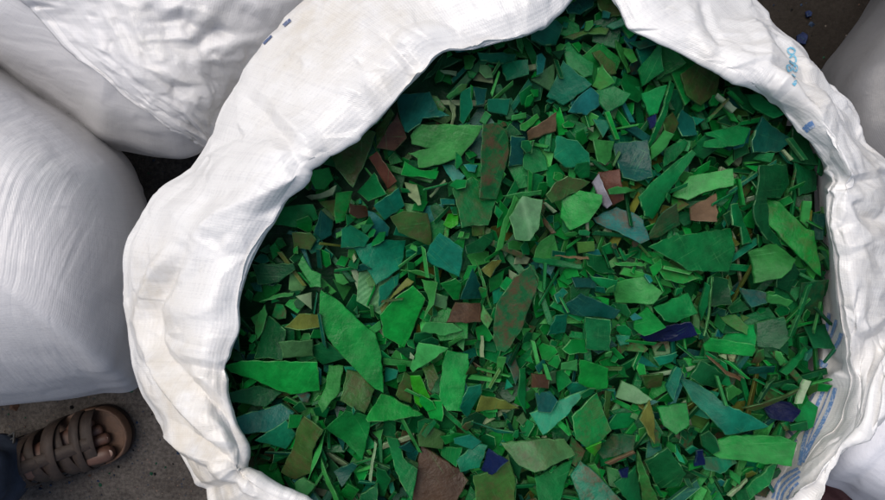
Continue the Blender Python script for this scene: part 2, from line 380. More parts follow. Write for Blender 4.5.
lump = .006 * np.sin(P[:, 0] * 31 + 1.3) * np.sin(P[:, 1] * 27 + .4) + .004 * np.sin(P[:, 2] * 40 + P[:, 0] * 22)
h += np.where(P[:, 2] < .62, lump, lump * .25)
P2 = P + N0 * h[:, None]
arc = np.cumsum(np.r_[0, np.linalg.norm(np.diff(G.mean(0), axis=0), axis=1)])
uu = np.repeat(np.linspace(0, 2.2, NU), NV); vv = np.tile(np.r_[0, np.cumsum(np.linalg.norm(np.diff(G, axis=1), axis=2).mean(0))], NU)
sack = empty('open_sack', (AX[0], AX[1], 0))
tag(sack, 'open white woven sack full of green plastic flakes, its mouth rolled outward', 'sack')
F = grid_faces(NU, NV)
OFF = np.array([AX[0], AX[1], 0])
bag = mesh_obj('bag', P2 - OFF, F, M_SACK, sack, True, np.stack([uu, vv], 1))
bot = [tuple(P2[i * NV + NV - 1] - OFF) for i in range(NU)]
mesh_obj('base', bot + [(0, 0, .003)], [(i, (i + 1) % NU, NU) for i in range(NU)], M_SACK, sack)
BVH = BVHTree.FromPolygons([Vector(p) for p in P2.tolist()], F)
CAMP = Vector((0, 0, CAM_H))
def on_sack(px, py, lift=.0007):
    d = (Vector(at(px, py, .7)) - CAMP).normalized(); hit = BVH.ray_cast(CAMP, d)
    if hit[0] is None: return None
    n = hit[1] if hit[1].dot(d) < 0 else -hit[1]
    return hit[0] + n * lift
def print_stroke(name, line, width, mat, closed=False):
    """an inked line lying on the cloth: strip of quads following the surface"""
    pts = [np.array(p, float) for p in line]
    if closed: pts.append(pts[0])
    n = max(4, int(sum(np.hypot(*(b - a)) for a, b in zip(pts, pts[1:])) / 1.2)); n = min(n, 90)
    C = catmull_open(np.array(pts), np.linspace(0, len(pts) - 1, n)); T = np.gradient(C, axis=0); T /= np.linalg.norm(T, axis=1, keepdims=True) + 1e-9
    Nn = np.stack([-T[:, 1], T[:, 0]], 1); V, Fc, rows = [], [], []
    for c, q in zip(C, Nn):
        row = [on_sack(*(c + q * width * s)) for s in (-.5, 0, .5)]
        if any(r is None for r in row): rows.append(None); continue
        rows.append(len(V)); V += [tuple(np.array(r) - OFF) for r in row]
    runs = [[]]
    for a, b in zip(rows, rows[1:]):
        if a is None or b is None or max((Vector(V[a + k]) - Vector(V[b + k])).length for k in range(3)) > .012: runs.append([]); continue
        runs[-1] += [(a, b, b + 1, a + 1), (a + 1, b + 1, b + 2, a + 2)]
    Fc = max(runs, key=len); keep = sorted({i for f in Fc for i in f}); mp = {o: n_ for n_, o in enumerate(keep)}
    V = [V[i] for i in keep]; Fc = [tuple(mp[i] for i in f) for f in Fc]
    if Fc: mesh_obj(name, V, Fc, mat, sack)
for ln, w in (([(819,386),(814,395),(808,405)], 2.0), ([(799,412),(803,416),(804,421)], 2.2), ([(795,421),(800,426),(803,432)], 2.2), ([(789,431),(794,437),(797,442)], 2.2),
              ([(799,411),(795,421),(789,431)], 2.0), ([(764,498),(766,492),(770,490)], 1.6)):
    print_stroke('printed_letter', ln, w * 1.35, M_INK_GREY)
for ln, w in (([(780,457),(784,450),(790,446),(793,450),(791,457),(785,459)], 2.2), ([(771,472),(773,464),(777,461),(777,467),(774,474)], 1.7)):
    print_stroke('printed_letter', ln, w * 1.35, M_INK_GREY, True)
for ln, w in (([(827,384),(820,400),(812,420),(805,440),(800,466)], 3.2), ([(836,388),(831,405),(822,425),(811,445),(803,463)], 3.2), ([(832,386),(825,404),(817,422),(808,444),(802,464)], 1.0),
              ([(799,469),(787,475),(778,484),(773,499)], 2.2), ([(801,472),(789,480),(781,489),(777,501)], 2.0), ([(800,477),(791,484),(784,493),(781,503)], 2.0), ([(799,483),(792,490),(787,500)], 1.8),
              ([(830,313),(828,326),(824,342)], 3), ([(837,320),(834,330),(829,342)], 2.4), ([(842,333),(839,342),(834,350)], 3), ([(821,331),(820,340),(818,348)], 2)):
    print_stroke('printed_stripe', ln, w * 1.25, M_INK)
print_stroke('printed_stripe', [(816,359),(821,363),(827,367)], 6, M_INK)
for ln in ([(787,50),(790,48),(794,50),(793,54),(789,54)], [(789,58),(793,56),(796,60),(794,64),(790,62)], [(786,66),(789,65),(791,69),(788,71)], [(793,66),(796,66),(796,71),(793,70)]):
    print_stroke('printed_letter', ln, 1.9, M_INK_CYAN, True)
print_stroke('printed_letter', [(791,74),(795,77)], 1.5, M_INK_CYAN)
print_stroke('printed_letter', [(793,85),(796,82),(799,86)], 4, M_INK_CYAN)
print_stroke('printed_stripe', [(805,130),(809,126),(814,123)], 7, M_INK)
print_stroke('printed_letter', [(284,26),(287,23),(291,20)], 3.5, M_INK_DARK); print_stroke('printed_letter', [(264,44),(267,41),(272,36)], 2.4, M_INK_DARK)

# ---------------------------------------------------------------- the full sacks round it
def full_sack(label, loop, ze, zt, mat, seed, amp=1., hub=None, group='filled sacks standing round the open one'):
    """a filled sack: outline loop (photo pixels at its widest height ze), domed top, flat bottom"""
    nu, nv = 420, 90
    L = catmull_closed([at(p[0], p[1], ze)[:2] for p in loop], nu); c = L.mean(0)
    prof = [(.80, .004), (.93, .05), (.985, ze * .5), (1, ze), (.97, ze + (zt - ze) * .35), (.87, ze + (zt - ze) * .66), (.68, ze + (zt - ze) * .88), (.42, zt * .99), (.14, zt), (.02, zt)]
    Lp = catmull_closed(loop, nu); cp = Lp.mean(0) if hub is None else np.array(hub, float)
    A = np.array([[at(cp[0] + (p[0] - cp[0]) * s, cp[1] + (p[1] - cp[1]) * s, z) for s, z in prof] for p in Lp])
    Gs = catmull_open(A.transpose(1, 0, 2), np.linspace(0, len(prof) - 1, nv)).transpose(1, 0, 2)
    Gs[..., 2] = np.maximum(Gs[..., 2], .003)
    n = grid_normals(Gs)
    if n[:, -4, 2].mean() < 0: n = -n
    Pp = Gs.reshape(-1, 3); r = np.random.default_rng(seed)
    hh = facets(Gs, .11, .005 * amp, r) + facets(Gs, .04, .0011 * amp, r) + crumple(Pp, 40, .10, .008 * amp, r)
    hh *= np.clip(Pp[:, 2] * 12, 0, 1)
    Pp = Pp + n.reshape(-1, 3) * hh[:, None]; Pp[:, 2] = np.maximum(Pp[:, 2], .002)
    o = empty('filled_sack', (c[0], c[1], 0)); off = np.array([c[0], c[1], 0])
    u = np.repeat(np.linspace(0, 1.9, nu), nv); v = np.tile(np.r_[0, np.cumsum(np.linalg.norm(np.diff(Gs, axis=1), axis=2).mean(0))], nu)
    Fc = grid_faces(nu, nv)
    mesh_obj('bag', Pp - off, Fc, mat, o, True, np.stack([u, v], 1))
    tag(o, label, 'sack', group)
    return o, BVHTree.FromPolygons([Vector(p) for p in Pp.tolist()], Fc), off
full_sack('bulging white woven sack at the left edge above the sandalled foot',
          [(145,210),(152,260),(150,320),(139,384),(100,392),(60,398),(0,402),(-80,404),(-200,395),(-290,320),(-300,200),(-240,90),(-140,32),(-60,30),(0,67),(40,93),(75,116),(105,140),(130,167)], .35, .66, M_SACK_L, 21, .7, (-120, 190))
tl, TLB, TLO = full_sack('smooth pale grey woven sack in the upper left corner under a crumpled white flap',
          [(-60,20),(0,62),(40,92),(72,118),(97,141),(130,149),(162,155),(188,156),(212,141),(240,100),(285,48),(330,0),(370,-80),(340,-200),(200,-280),(20,-260),(-110,-150),(-130,-40)], .40, .60, M_SACK_TL, 33, .6, (110, -120))
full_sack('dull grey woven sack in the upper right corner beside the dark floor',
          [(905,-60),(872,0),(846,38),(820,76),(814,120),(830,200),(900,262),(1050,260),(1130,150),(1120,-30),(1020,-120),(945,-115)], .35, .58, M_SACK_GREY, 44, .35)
full_sack('clean bluish white woven sack at the right edge, below the open sack\'s rim',
          [(823,481),(842,489),(860,503),(905,522),(1000,520),(1080,460),(1085,340),(1010,268),(910,272),(858,340),(832,420),(820,462)], .45, .64, M_SACK_R, 55, .6)
# the crumpled flap over the upper left sack, a part of it
na, nb_ = 150, 110
EA = catmull_open(np.array([(-40,-70),(-5,-32),(26,0),(70,45),(120,85),(160,113),(201,142)], float), np.linspace(0, 6, na))
EB = catmull_open(np.array([(390,-90),(355,-40),(318,10),(275,60),(255,90),(236,118),(218,141)], float), np.linspace(0, 6, na))
vs = np.linspace(0, 1, nb_); W2 = EA[:, None] * (1 - vs[None, :, None]) + EB[:, None] * vs[None, :, None]
V = np.zeros((na, nb_, 3))
for i in range(na):
    for j in range(nb_):
        d = (Vector(at(W2[i, j, 0], W2[i, j, 1], .3)) - CAMP).normalized(); hit = TLB.ray_cast(CAMP, d)
        q = hit[0] if hit[0] is not None else Vector(at(W2[i, j, 0], W2[i, j, 1], .42))
        V[i, j] = q
for _ in range(10):                                    # relax: cloth spans the hollows of what it lies on
    V[1:-1, 1:-1] = .25 * (V[2:, 1:-1] + V[:-2, 1:-1] + V[1:-1, 2:] + V[1:-1, :-2])
Pf = V.reshape(-1, 3); rf = np.random.default_rng(8)
fx = 442.5 + Pf[:, 0] * FOC / (CAM_H - Pf[:, 2]); fy = 250 - Pf[:, 1] * FOC / (CAM_H - Pf[:, 2])
hf = .014 + facets(V, .055, .006, rf, False) + facets(V, .026, .0026, rf, False) + facets(V, .010, .0010, rf, False)
for line, mm, w in (([(105,10),(130,45),(150,80)], 9, 9), ([(148,45),(170,42),(200,42),(225,20)], -14, 12), ([(130,8),(145,40),(175,60)], 8, 8), ([(180,95),(215,92),(225,60)], 7, 10),
                    ([(150,5),(165,22),(170,40)], -9, 9), ([(85,5),(110,55),(150,100),(190,135)], 5, 10), ([(212,50),(222,80),(235,90)], 6, 7), ([(235,5),(255,15),(275,30)], -7, 8), ([(150,40),(190,38),(215,10)], 12, 8)):
    d, fr = seg_dist(fx, fy, line); hf += mm * .00055 * np.maximum(0, 1 - d / w / 1.3) * np.clip(np.minimum(fr, 1 - fr) * 6 + .2, 0, 1)
edge = np.minimum(np.tile(np.arange(nb_), na), 6) / 6.
hf = hf * (.55 + .45 * edge) + .004 * (np.tile(np.arange(nb_), na) < 4)
nf = grid_normals(V, False)
if nf[..., 2].mean() < 0: nf = -nf
Pf = Pf + nf.reshape(-1, 3) * hf[:, None]
fl = mesh_obj('flap', Pf - TLO, grid_faces(na, nb_, False), M_SACK_FLAP, tl, True, np.stack([np.repeat(np.linspace(0, .7, na), nb_), np.tile(np.linspace(0, .4, nb_), na)], 1))
sm = fl.modifiers.new('thickness', 'SOLIDIFY'); sm.thickness = .0015; sm.offset = -1
fl['label'] = 'crumpled dusty white flap folded over the sack'

FLAKES = """
D 443,54 463,60 440,70 422,82
L 515,37 521,40 523,48 521,57 516,50
D 503,45 515,40 520,55 508,52
T 476,59 497,57 516,56 514,64 497,66 480,65
L 463,56 472,55 476,60 470,73 464,73
P 440,73 457,71 456,77 444,76
T 500,66 525,66 526,80 505,84
M 560,17 575,3 592,3 591,10 578,19 563,22
O 595,0 612,0 618,20 605,22 597,12
U 602,11 609,15 608,20 602,18
T 530,30 555,22 562,28 556,45 540,45 530,42
O 560,42 575,36 598,30 606,33 603,39 585,38 570,44
T 605,27 621,20 624,27 612,31
G* 561,48 568,42 582,58 592,65 590,78 582,80 566,66 | curled mid green plastic flake rolled like a tube near the top of the pile
U^ 535,58 541,54 545,60 540,78 533,82
T^ 560,65 587,90 562,107 546,97 | flat kite-shaped teal plastic flake pointing up, top centre of the pile
U 587,90 597,97 598,107 585,117 565,115 572,104
O 590,55 598,52 614,65 615,75 606,78
L^ 611,45 618,48 630,72 626,75 612,52
L^ 622,44 632,50 634,64 629,66 624,54
G^ 634,73 650,53 655,78 639,89
B^ 654,45 667,47 683,66 657,80 | bright green four-sided plastic flake tucked just under the upper right sack rim
T 630,40 652,40 653,48 638,51
L 593,85 600,66 605,75 612,85 600,90
O 675,78 697,63 721,73 719,92 702,105 684,97 | large olive green many-sided plastic flake below the upper right sack rim
G^ 719,92 731,90 753,112 747,117 735,112
P^ 709,98 731,111 728,115 708,101
G^ 745,92 758,95 772,119 764,122 752,109
G^ 702,134 735,126 747,129 738,146 716,150 697,149 700,143 712,140 703,137 | mid green plastic flake with a notch torn into its left end
M^ 755,119 789,141 775,153 745,155 743,143 | large dark blue-teal plastic flake under the blue mark on the right rim
D 789,126 803,136 811,167 786,163 787,145
M^ 610,145 641,143 644,180 628,184 617,180 | dark teal square plastic flake with a pebbled face right of centre top
L^ 586,144 610,144 605,160 596,170 588,167
T 554,138 574,143 586,155 588,168 565,168 553,158
A^ 553,116 554,133 528,141 526,133 | tan brown four-sided plastic flake left of the teal kite's lower tip
G 596,90 610,85 627,97 620,107 606,114 599,104
G 638,96 650,92 660,90 655,115 648,117
G^ 663,85 670,88 657,130 650,150 646,145 655,115
K^ 644,120 651,117 652,128 647,131 | tiny royal blue plastic chip in the upper right of the pile
M 680,110 690,120 690,138 674,140 670,125
L^ 649,148 659,133 667,138 659,153 650,161
G^ 662,150 683,139 687,143 673,161 661,168
O 655,125 672,112 676,125 665,140 656,138
U^ 397,102 400,95 430,94 438,113 450,120 423,121 421,127 409,136 403,133 | ragged blue-teal plastic flake lying against the upper left sack rim
L^^ 411,138 418,128 444,127 463,128 483,129 475,141 461,158 439,166 419,169 418,160 408,155 431,150 412,146 | large crumpled light green plastic flake with a slit in its left side
S^^ 481,129 495,127 506,134 508,153 502,175 495,201 478,200 | long upright green plastic flake with brown stains in the upper centre
G^ 452,190 472,177 479,182 479,200 495,201 487,226 473,226 461,229 458,211 | clean mid green plastic flake under the brown-stained upright flake
O 472,223 485,225 484,235 472,236
T 460,97 470,93 472,112 463,126 459,121
M 472,90 487,90 483,107 475,109
T 487,102 509,101 507,116 487,112
P^ 450,101 456,107 456,116 453,127 450,126 452,114 449,106
L^ 519,126 538,112 540,117 524,133 519,132
L^ 446,100 461,88 467,88 465,93 449,102
M 509,138 524,139 523,165 508,167
N^ 399,117 408,141 396,154 379,152 | dark brown four-sided plastic flake just below the upper left sack rim
O 333,155 361,127 378,136 366,165 355,189 338,170 | large pointed half green and half brown flake against the upper left rim
L^ 361,127 378,114 384,121 380,127 367,134
O^ 376,132 392,112 396,118 378,150
R^ 370,159 379,154 398,183 388,190 | narrow reddish brown plastic strip with a pale edge, upper left of pile
G^ 357,192 376,174 388,196 369,202
T 374,206 400,189 405,206 384,220
U^ 369,211 376,213 390,228 388,236 374,238
T^ 356,247 385,240 406,240 402,268 378,284 | large grooved teal plastic flake with a pointed lower end, left half
T^ 344,230 350,224 360,230 371,238 367,247 345,248
B^* 337,193 353,191 346,221 338,224 336,212
O 319,202 337,199 337,219
G^ 283,207 315,205 320,219 298,228 277,225 | mid green five-sided plastic flake touching the left sack wall, upper left
M 325,211 335,221 333,235 323,241 317,233
O 294,233 313,233 318,240 311,250 294,248
N 351,204 366,206 369,216 359,219 351,214
B 313,172 330,168 334,180 325,190 317,190 312,180
P 305,196 322,194 340,187 335,196 311,200
B 405,162 420,170 439,170 436,179 402,177
P^ 404,182 417,185 422,206 419,207 409,197
P^ 445,179 446,182 431,198 429,196
U 442,165 453,165 465,177 458,184 452,182
U 463,165 478,165 475,173 468,172
O^ 392,218 405,212 428,214 432,233 431,246 400,233 | dull olive plastic flake with a rounded left end, left of centre
U 440,199 455,199 455,205 441,206
V 448,214 458,213 458,225 451,229 443,225
T^ 423,260 430,245 440,233 463,249 459,277 | flat teal five-sided plastic flake near the centre left of the pile
D^ 464,246 492,231 494,238 482,252 466,254
E^^ 521,197 540,201 535,230 526,241 512,240 507,218 | dusty pale grey-green plastic flake with a light stripe near the centre
L^ 513,196 517,200 506,225 499,248 491,252 500,225
L 507,243 512,240 526,243 522,250 507,249
L 500,197 540,191 540,196 509,200
O 543,196 552,184 564,178 588,183 579,190 559,201 550,204
B^^ 559,201 576,192 596,197 596,204 584,223 567,231 558,218 | bright green six-sided plastic flake right of the centre
R 596,173 615,171 616,184 620,201 608,207 600,196 593,184 | reddish brown plastic flake beside a white strip, upper right of centre
W^ 591,183 596,175 601,188 609,205 605,209 597,198 | white plastic strip along the edge of the reddish brown flake
L^^ 603,191 615,187 638,188 639,190 615,195 605,196
U^ 593,218 615,207 630,213 639,221 642,240 634,244 610,230 596,223 | light blue-teal ragged plastic flake with a brown spot right of centre
G^^ 686,152 690,156 664,192 648,220 638,217 631,199 650,180 | smooth green spear-shaped plastic flake pointing to the upper right
T 639,180 649,168 656,175 644,185
D 645,240 657,214 671,204 679,225 657,238
L^ 671,196 687,177 705,174 724,171 723,188 700,193 684,201 | yellow-green crinkled plastic flake right of the spear-shaped flake
A^ 687,208 712,194 706,223 685,221 | tan brown plastic flake above the long green bar, right half of pile
G^^ 641,247 667,236 731,228 733,250 724,272 680,270 670,262 | long wide green plastic bar with a pointed left end, right of centre
D 748,168 782,165 787,185 775,199 758,199 761,226 783,250 758,240 744,224 741,212 746,187 | large dark green plastic sheet behind the bright tapering flake at right
B^^ 759,202 763,198 777,202 800,229 807,231 812,276 806,272 786,250 764,224 | long bright green tapering plastic flake close to the right sack wall
G 722,206 732,204 738,222 748,243 735,245 733,228 723,226
L^ 801,201 807,202 807,228 801,221
M 813,213 821,214 819,240 812,240
D 783,165 812,172 815,190 792,197
D 255,264 296,263 298,269 281,282 260,284
L^ 300,264 305,255 314,270 323,274 323,287 312,287 306,274
L^ 262,301 281,293 296,292 295,295 281,297
L^ 257,341 256,325 260,312 266,304 269,314 264,332 | small leaf-shaped light green plastic flake beside the left sack wall
B^^ 323,289 340,300 358,318 376,333 382,356 384,392 376,388 350,361 329,337 321,315 | large bright green leaf-shaped plastic flake pointing down, left of centre
Y 289,325 301,313 323,315 323,326 301,328
D 264,334 271,315 290,328 288,356 258,356
E 286,338 315,338 314,355 288,355
B^^ 236,360 252,355 323,357 323,387 295,391 281,386 264,376 240,367 | large flat green wedge of plastic reaching the left sack wall
L 330,364 344,365 342,389 327,407 322,398 328,385
O^ 347,369 359,372 375,389 366,411 342,398 346,379
B^ 329,423 349,404 374,412 364,457 348,440 | bright green pointed plastic flake below the large leaf-shaped flake
B^^ 368,414 382,392 395,397 423,413 395,417 370,417 | bright green triangular plastic flake touching the leaf-shaped flake's lower tip
M 240,413 283,402 296,411 284,424 270,428 250,428
T^ 261,434 290,416 298,432 288,447 | teal triangular plastic flake in the lower left of the pile
D 234,388 262,384 283,392 268,405 238,398
O^ 297,429 305,415 327,425 315,447 313,471 295,480 280,474 293,447 | long olive plastic flake browned at its lower end, lower left
L^ 327,429 324,447 313,471 317,449
B 261,461 278,463 286,483 267,480
L^ 296,481 305,475 317,483 306,497 298,491
L^ 323,454 327,464 342,492 339,497 324,469
M 337,464 356,454 361,457 346,478
B 342,488 352,473 363,480 352,498
D 363,488 380,476 380,500 358,500
P^ 375,439 378,441 374,474 371,473
B^ 414,284 426,297 411,335 405,347 385,335 382,313 396,297 | broad bright green plastic flake just right of the large leaf-shaped flake
Y^ 380,308 407,278 414,282 394,296 382,313
L^ 402,269 422,270 435,275 433,278 417,274
T 380,286 400,272 398,285 380,306
B 440,282 455,277 461,282 459,299 453,299
M 462,291 472,267 480,284 482,299 460,299
L^ 474,259 480,270 492,310 489,306 477,270
N 455,301 480,302 480,320 446,320
L^ 426,321 453,323 463,330 445,335 421,330
S^^ 492,338 495,303 512,276 528,264 535,285 521,328 505,352 497,350 | big green plastic flake with a rusty brown diagonal stain, centre of pile
Y 480,269 491,260 501,260 489,277
L^ 482,303 492,318 487,327 480,318
E 436,292 448,296 446,309 434,304
L^ 421,279 438,282 434,303 424,318 429,299
L^ 420,338 448,340 428,357 414,368 411,364
L^ 448,341 460,335 463,337 449,347
V^^ 411,372 421,370 431,393 421,406 415,401 | vivid lime green small plastic flake in the lower left centre
B^^ 447,349 468,353 469,362 463,393 462,408 447,407 439,393 442,364 | upright bright green plastic flake shaped like a shield, below centre
T^^ 467,381 480,380 481,389 467,417 459,403 462,391
Y 480,391 504,398 519,408 475,408
M 502,355 513,352 519,369 513,381 508,366
G^ 518,367 525,367 525,412 516,395
L^ 497,355 505,355 501,379 496,383
L^ 487,366 492,366 491,384 485,386
P^ 480,335 483,335 484,357 480,357
A 472,359 485,366 482,370 474,364
O 397,391 406,366 414,374 412,400 401,396
O 423,364 433,359 439,372 431,384
T 385,367 399,369 397,376 385,381
D 583,253 601,255 615,274 595,272 583,265
G^ 530,258 549,258 579,264 581,269 561,267 533,262
A^ 547,255 581,256 582,259 563,258
L^ 610,262 642,262 646,266 625,266 613,265
G 610,258 635,250 638,252 622,259
B^ 648,259 656,256 696,278 678,283 660,279
L^ 613,282 639,276 659,291 649,303 617,303 | pale green five-sided plastic flake below the long green bar
G^ 648,306 684,292 692,312 668,320 656,318
B^ 632,318 646,306 659,325 637,333 629,327
K 636,335 655,325 684,320 692,333 670,341 645,341 | dark navy blue plastic flake right of centre, below the pale green flake
M 571,277 595,279 598,289 574,287
G 586,275 612,279 612,291 598,287
L^ 593,292 610,292 611,296 595,296
M^ 561,306 578,292 598,301 617,309 612,318 581,316 564,313 | wide dark teal plastic flake just right of the centre
T 544,333 552,313 566,313 564,332
G^ 583,316 606,318 608,350 585,349 | upright green rectangular plastic flake with a faint brown streak below centre
T 552,294 562,287 567,292 555,303
G 530,270 537,277 533,306 529,295
L^ 730,252 757,242 770,259 755,276 733,281 | light green kite-shaped plastic flake with pale rim right of the long bar
L^ 705,276 707,277 707,310 700,335 698,334 704,306
G^ 696,281 700,284 702,304 699,321 695,306
D 708,276 724,279 728,304 709,306
L^ 757,293 765,293 784,300 780,306 760,301 | small pale green plastic stub lying flat near the right wall
D 770,267 785,259 796,272 789,293 772,287
G^ 787,284 793,282 791,306 783,336 779,334 785,307
D 794,282 820,279 821,315 799,315
D 799,325 820,323 820,345 800,345
D 752,322 776,315 780,335 770,347 752,345
L^ 719,318 734,314 742,325 739,333 728,326
D 721,321 738,332 721,333
M 736,287 755,291 755,301 743,306
B^^ 576,357 586,359 605,366 605,386 593,388 576,381 | bright green boxy plastic flake below the upright green rectangle
L 558,360 574,357 575,369 558,367
T^ 582,385 562,411 540,430 528,411 556,397 | long dark teal plastic triangle in the lower centre of the pile
G^ 566,409 582,395 592,388 605,424 584,441 569,430 | broad mid green plastic flake right of the dark teal triangle
V^ 581,442 595,434 596,442 592,453
E^ 613,395 620,379 635,386 646,395 635,400 622,398
T 652,357 673,350 671,361 659,366
T 661,383 671,364 676,366 666,396
O 635,372 659,371 661,386 646,388
Y^ 634,415 647,398 651,418 649,439
B^ 651,403 678,398 678,417 666,427 656,420
B 557,345 567,337 583,337 583,349 564,350
T 615,335 629,335 627,343 618,345
M 533,364 544,357 545,364 537,371
E 547,371 555,369 556,383 549,383
N 530,372 547,372 545,384 530,386
B^^ 703,345 709,337 745,342 747,347 745,354 728,353 705,351 | bright green bar of plastic with a pale lower edge, right half
D 687,376 697,359 712,366 726,377 722,391 697,383
T^ 680,379 692,380 722,402 745,412 763,423 740,428 719,431 704,414 690,400 | long dark teal plastic slab slanting toward the lower right wall
L^ 721,386 731,384 745,393 724,399
D^ 745,396 762,381 775,376 762,388 748,399
O^ 736,405 757,395 784,378 782,384 748,408
G^ 772,369 806,347 808,351 777,372
P^ 777,396 789,374 794,375 782,395
G^ 784,398 806,379 810,381 791,400
K^^ 763,408 768,400 785,400 791,406 782,417 767,417 | rounded royal blue plastic cap piece beside the lower right sack wall
A^ 704,354 710,357 724,370 740,377 738,380 722,373
G 723,359 731,361 740,374 736,374
M 740,364 770,364 772,372 743,372
L^ 770,349 774,350 778,359 775,364 771,357
B^ 700,442 721,430 762,426 775,431 768,452 711,452 705,449 | large bright green rectangular plastic flake at the lower right
K^ 688,444 693,442 698,459 690,463 | small blue plastic chip left of the large lower right rectangle
T 699,457 731,455 733,460 714,469 700,466
L^ 726,480 740,458 746,461 729,482
P^ 722,491 746,478 747,481 728,494
G 738,497 765,459 770,454 762,480 745,500
D 639,456 659,440 680,468 676,483 656,488 646,469
L^^ 630,443 639,463 657,500 642,500 632,461 | pale green plastic spike pointing up at the bottom edge
G 610,478 634,464 640,498 625,498
T^ 568,471 578,457 590,466 612,488 622,500 579,500 572,483 | teal plastic flake with a rusty patch at the bottom edge
E^^ 501,444 538,439 565,440 575,454 533,468 518,463 | dusty pale green kite-shaped plastic flake in the lower centre
G 532,471 572,457 556,492 536,499
D 596,451 612,434 632,432 629,446 601,457
A^ 601,458 629,446 632,449 607,461
K 613,464 625,463 622,471 615,470 | tiny dark navy plastic chip beside the pale spike
T 669,447 675,444 680,459 674,457
N^^ 421,442 429,447 462,468 468,476 453,500 412,500 417,471 | large dark brown triangular plastic flake at the bottom edge
G 388,432 399,434 405,449 419,459 414,488 402,469
M^ 400,440 411,434 417,446 411,449
B^ 440,430 456,430 468,435 445,440
G 440,446 462,442 456,461 441,454
T^ 456,457 475,440 487,442 479,464 460,468
K^ 480,464 487,442 505,449 490,466 | dark blue square plastic chip right of the large brown triangle
O^ 472,468 490,466 507,451 514,474 514,500 475,495 | olive green plastic flake right of the large brown triangle
D 506,449 521,464 519,478 512,470
G 378,460 388,462 393,472 384,497 376,497
G^ 422,430 434,418 437,421 426,433
T 470,415 496,425 524,429 497,430
"""

# ---------------------------------------------------------------- the flakes: dropped one after another on a growing height map
TINT = {'G': (.003, .140, .034), 'B': (.004, .195, .030), 'V': (.022, .29, .014), 'D': (.003, .072, .022), 'O': (.034, .100, .022), 'L': (.030, .225, .048), 'P': (.24, .33, .19),
        'T': (.004, .138, .072), 'U': (.009, .140, .118), 'M': (.004, .072, .052), 'N': (.050, .027, .016), 'R': (.095, .036, .022), 'A': (.14, .088, .052), 'K': (.004, .010, .055),
        'W': (.30, .30, .34), 'Y': (.10, .125, .022), 'S': (.012, .135, .042), 'E': (.068, .195, .072)}
WORD = {'G': 'mid green', 'B': 'bright green', 'V': 'vivid lime green', 'D': 'dark green', 'O': 'olive green', 'L': 'light green', 'P': 'pale whitish green', 'T': 'teal', 'U': 'blue-teal',
        'M': 'dark teal', 'N': 'dark brown', 'R': 'reddish brown', 'A': 'tan', 'K': 'blue', 'W': 'white', 'Y': 'yellowish olive', 'S': 'stained green', 'E': 'dusty grey-green'}
CELL = .0015; X0, Y0, NX, NY = -.26, -.34, 460, 430
GX = X0 + (np.arange(NX) + .5) * CELL; GY = Y0 + (np.arange(NY) + .5) * CELL
XX, YY = np.meshgrid(GX, GY, indexing='ij')
mouth_px = []
for L, O, zl, zc, zo, I in ST:
    L = np.array(L, float); O = np.array(O, float); e = (O - L) / np.hypot(*(O - L))
    mouth_px.append(tuple(L + e * 12) if I is None else tuple(I))
MOUTH = [at(p[0], p[1], .705)[:2] for p in mouth_px]
right = np.clip((XX - .20) / .18, 0, 1)
H = .690 + .010 * np.cos(np.clip(np.hypot(XX - .06, YY) / .3, 0, 1) * 1.5) - .014 * right ** 2 + .056 * np.clip((YY - XX + .05) / .4, 0, 1) + .006 * np.sin(XX * 23 + 1) * np.sin(YY * 19)
def footprint(poly):
    xs = [p[0] for p in poly]; ys = [p[1] for p in poly]
    i0, i1 = max(0, int((min(xs) - X0) / CELL)), min(NX, int((max(xs) - X0) / CELL) + 2)
    j0, j1 = max(0, int((min(ys) - Y0) / CELL)), min(NY, int((max(ys) - Y0) / CELL) + 2)
    if i1 <= i0 or j1 <= j0: return None
    x, y = XX[i0:i1, j0:j1], YY[i0:i1, j0:j1]; m = inside(poly, x, y)
    for px_, py_ in poly:
        a, b = int((px_ - X0) / CELL) - i0, int((py_ - Y0) / CELL) - j0
        if 0 <= a < m.shape[0] and 0 <= b < m.shape[1]: m[a, b] = True
    if m.sum() < 3: m[:] = True
    return (slice(i0, i1), slice(j0, j1)), m, x[m], y[m]
def drop(poly, t, curl, phi, jit, pct, lim=.5, sink=0., fold=0., zmax=9.):
    """rest a flake on the pile: plane through what lies under it, lifted until it clears it. Returns f(x,y) of its lower face"""
    fp = footprint(poly)
    if fp is None: return None
    sl, m, x, y = fp; hh = H[sl][m]
    cx, cy = np.mean([p[0] for p in poly]), np.mean([p[1] for p in poly]); dx, dy = x - cx, y - cy
    gx = gy = 0.
    if len(x) >= 6:
        A = np.stack([np.ones_like(dx), dx, dy], 1); s = np.linalg.lstsq(A, hh, rcond=None)[0]; gx, gy = s[1], s[2]
    gx += RNG.normal(0, jit); gy += RNG.normal(0, jit); q = math.hypot(gx, gy)
    if q > lim: gx *= lim / q; gy *= lim / q
    ca, sa = math.cos(phi), math.sin(phi)
    f0 = lambda X, Y: gx * (X - cx) + gy * (Y - cy) + curl * ((X - cx) * ca + (Y - cy) * sa) ** 2 + fold * np.abs((X - cx) * ca + (Y - cy) * sa)
    z0 = np.percentile(hh - f0(x, y), pct) - sink
    f = lambda X, Y: z0 + f0(X, Y)
    if max(f(*p) for p in poly) > zmax: return None
    sub = H[sl]; sub[m] = np.maximum(hh, f(x, y) + t)
    return f
def refine(poly, step, jag):
    out = []; n = len(poly)
    for i in range(n):
        a, b = poly[i], poly[(i + 1) % n]; L = math.dist(a, b); k = max(1, int(round(L / step)))
        nx, ny = (b[1] - a[1]) / (L + 1e-9), -(b[0] - a[0]) / (L + 1e-9)
        for q in range(k):
            t = q / k; j = random.uniform(-jag, jag) if q else 0
            out.append((a[0] + (b[0] - a[0]) * t + nx * j, a[1] + (b[1] - a[1]) * t + ny * j))
    return out
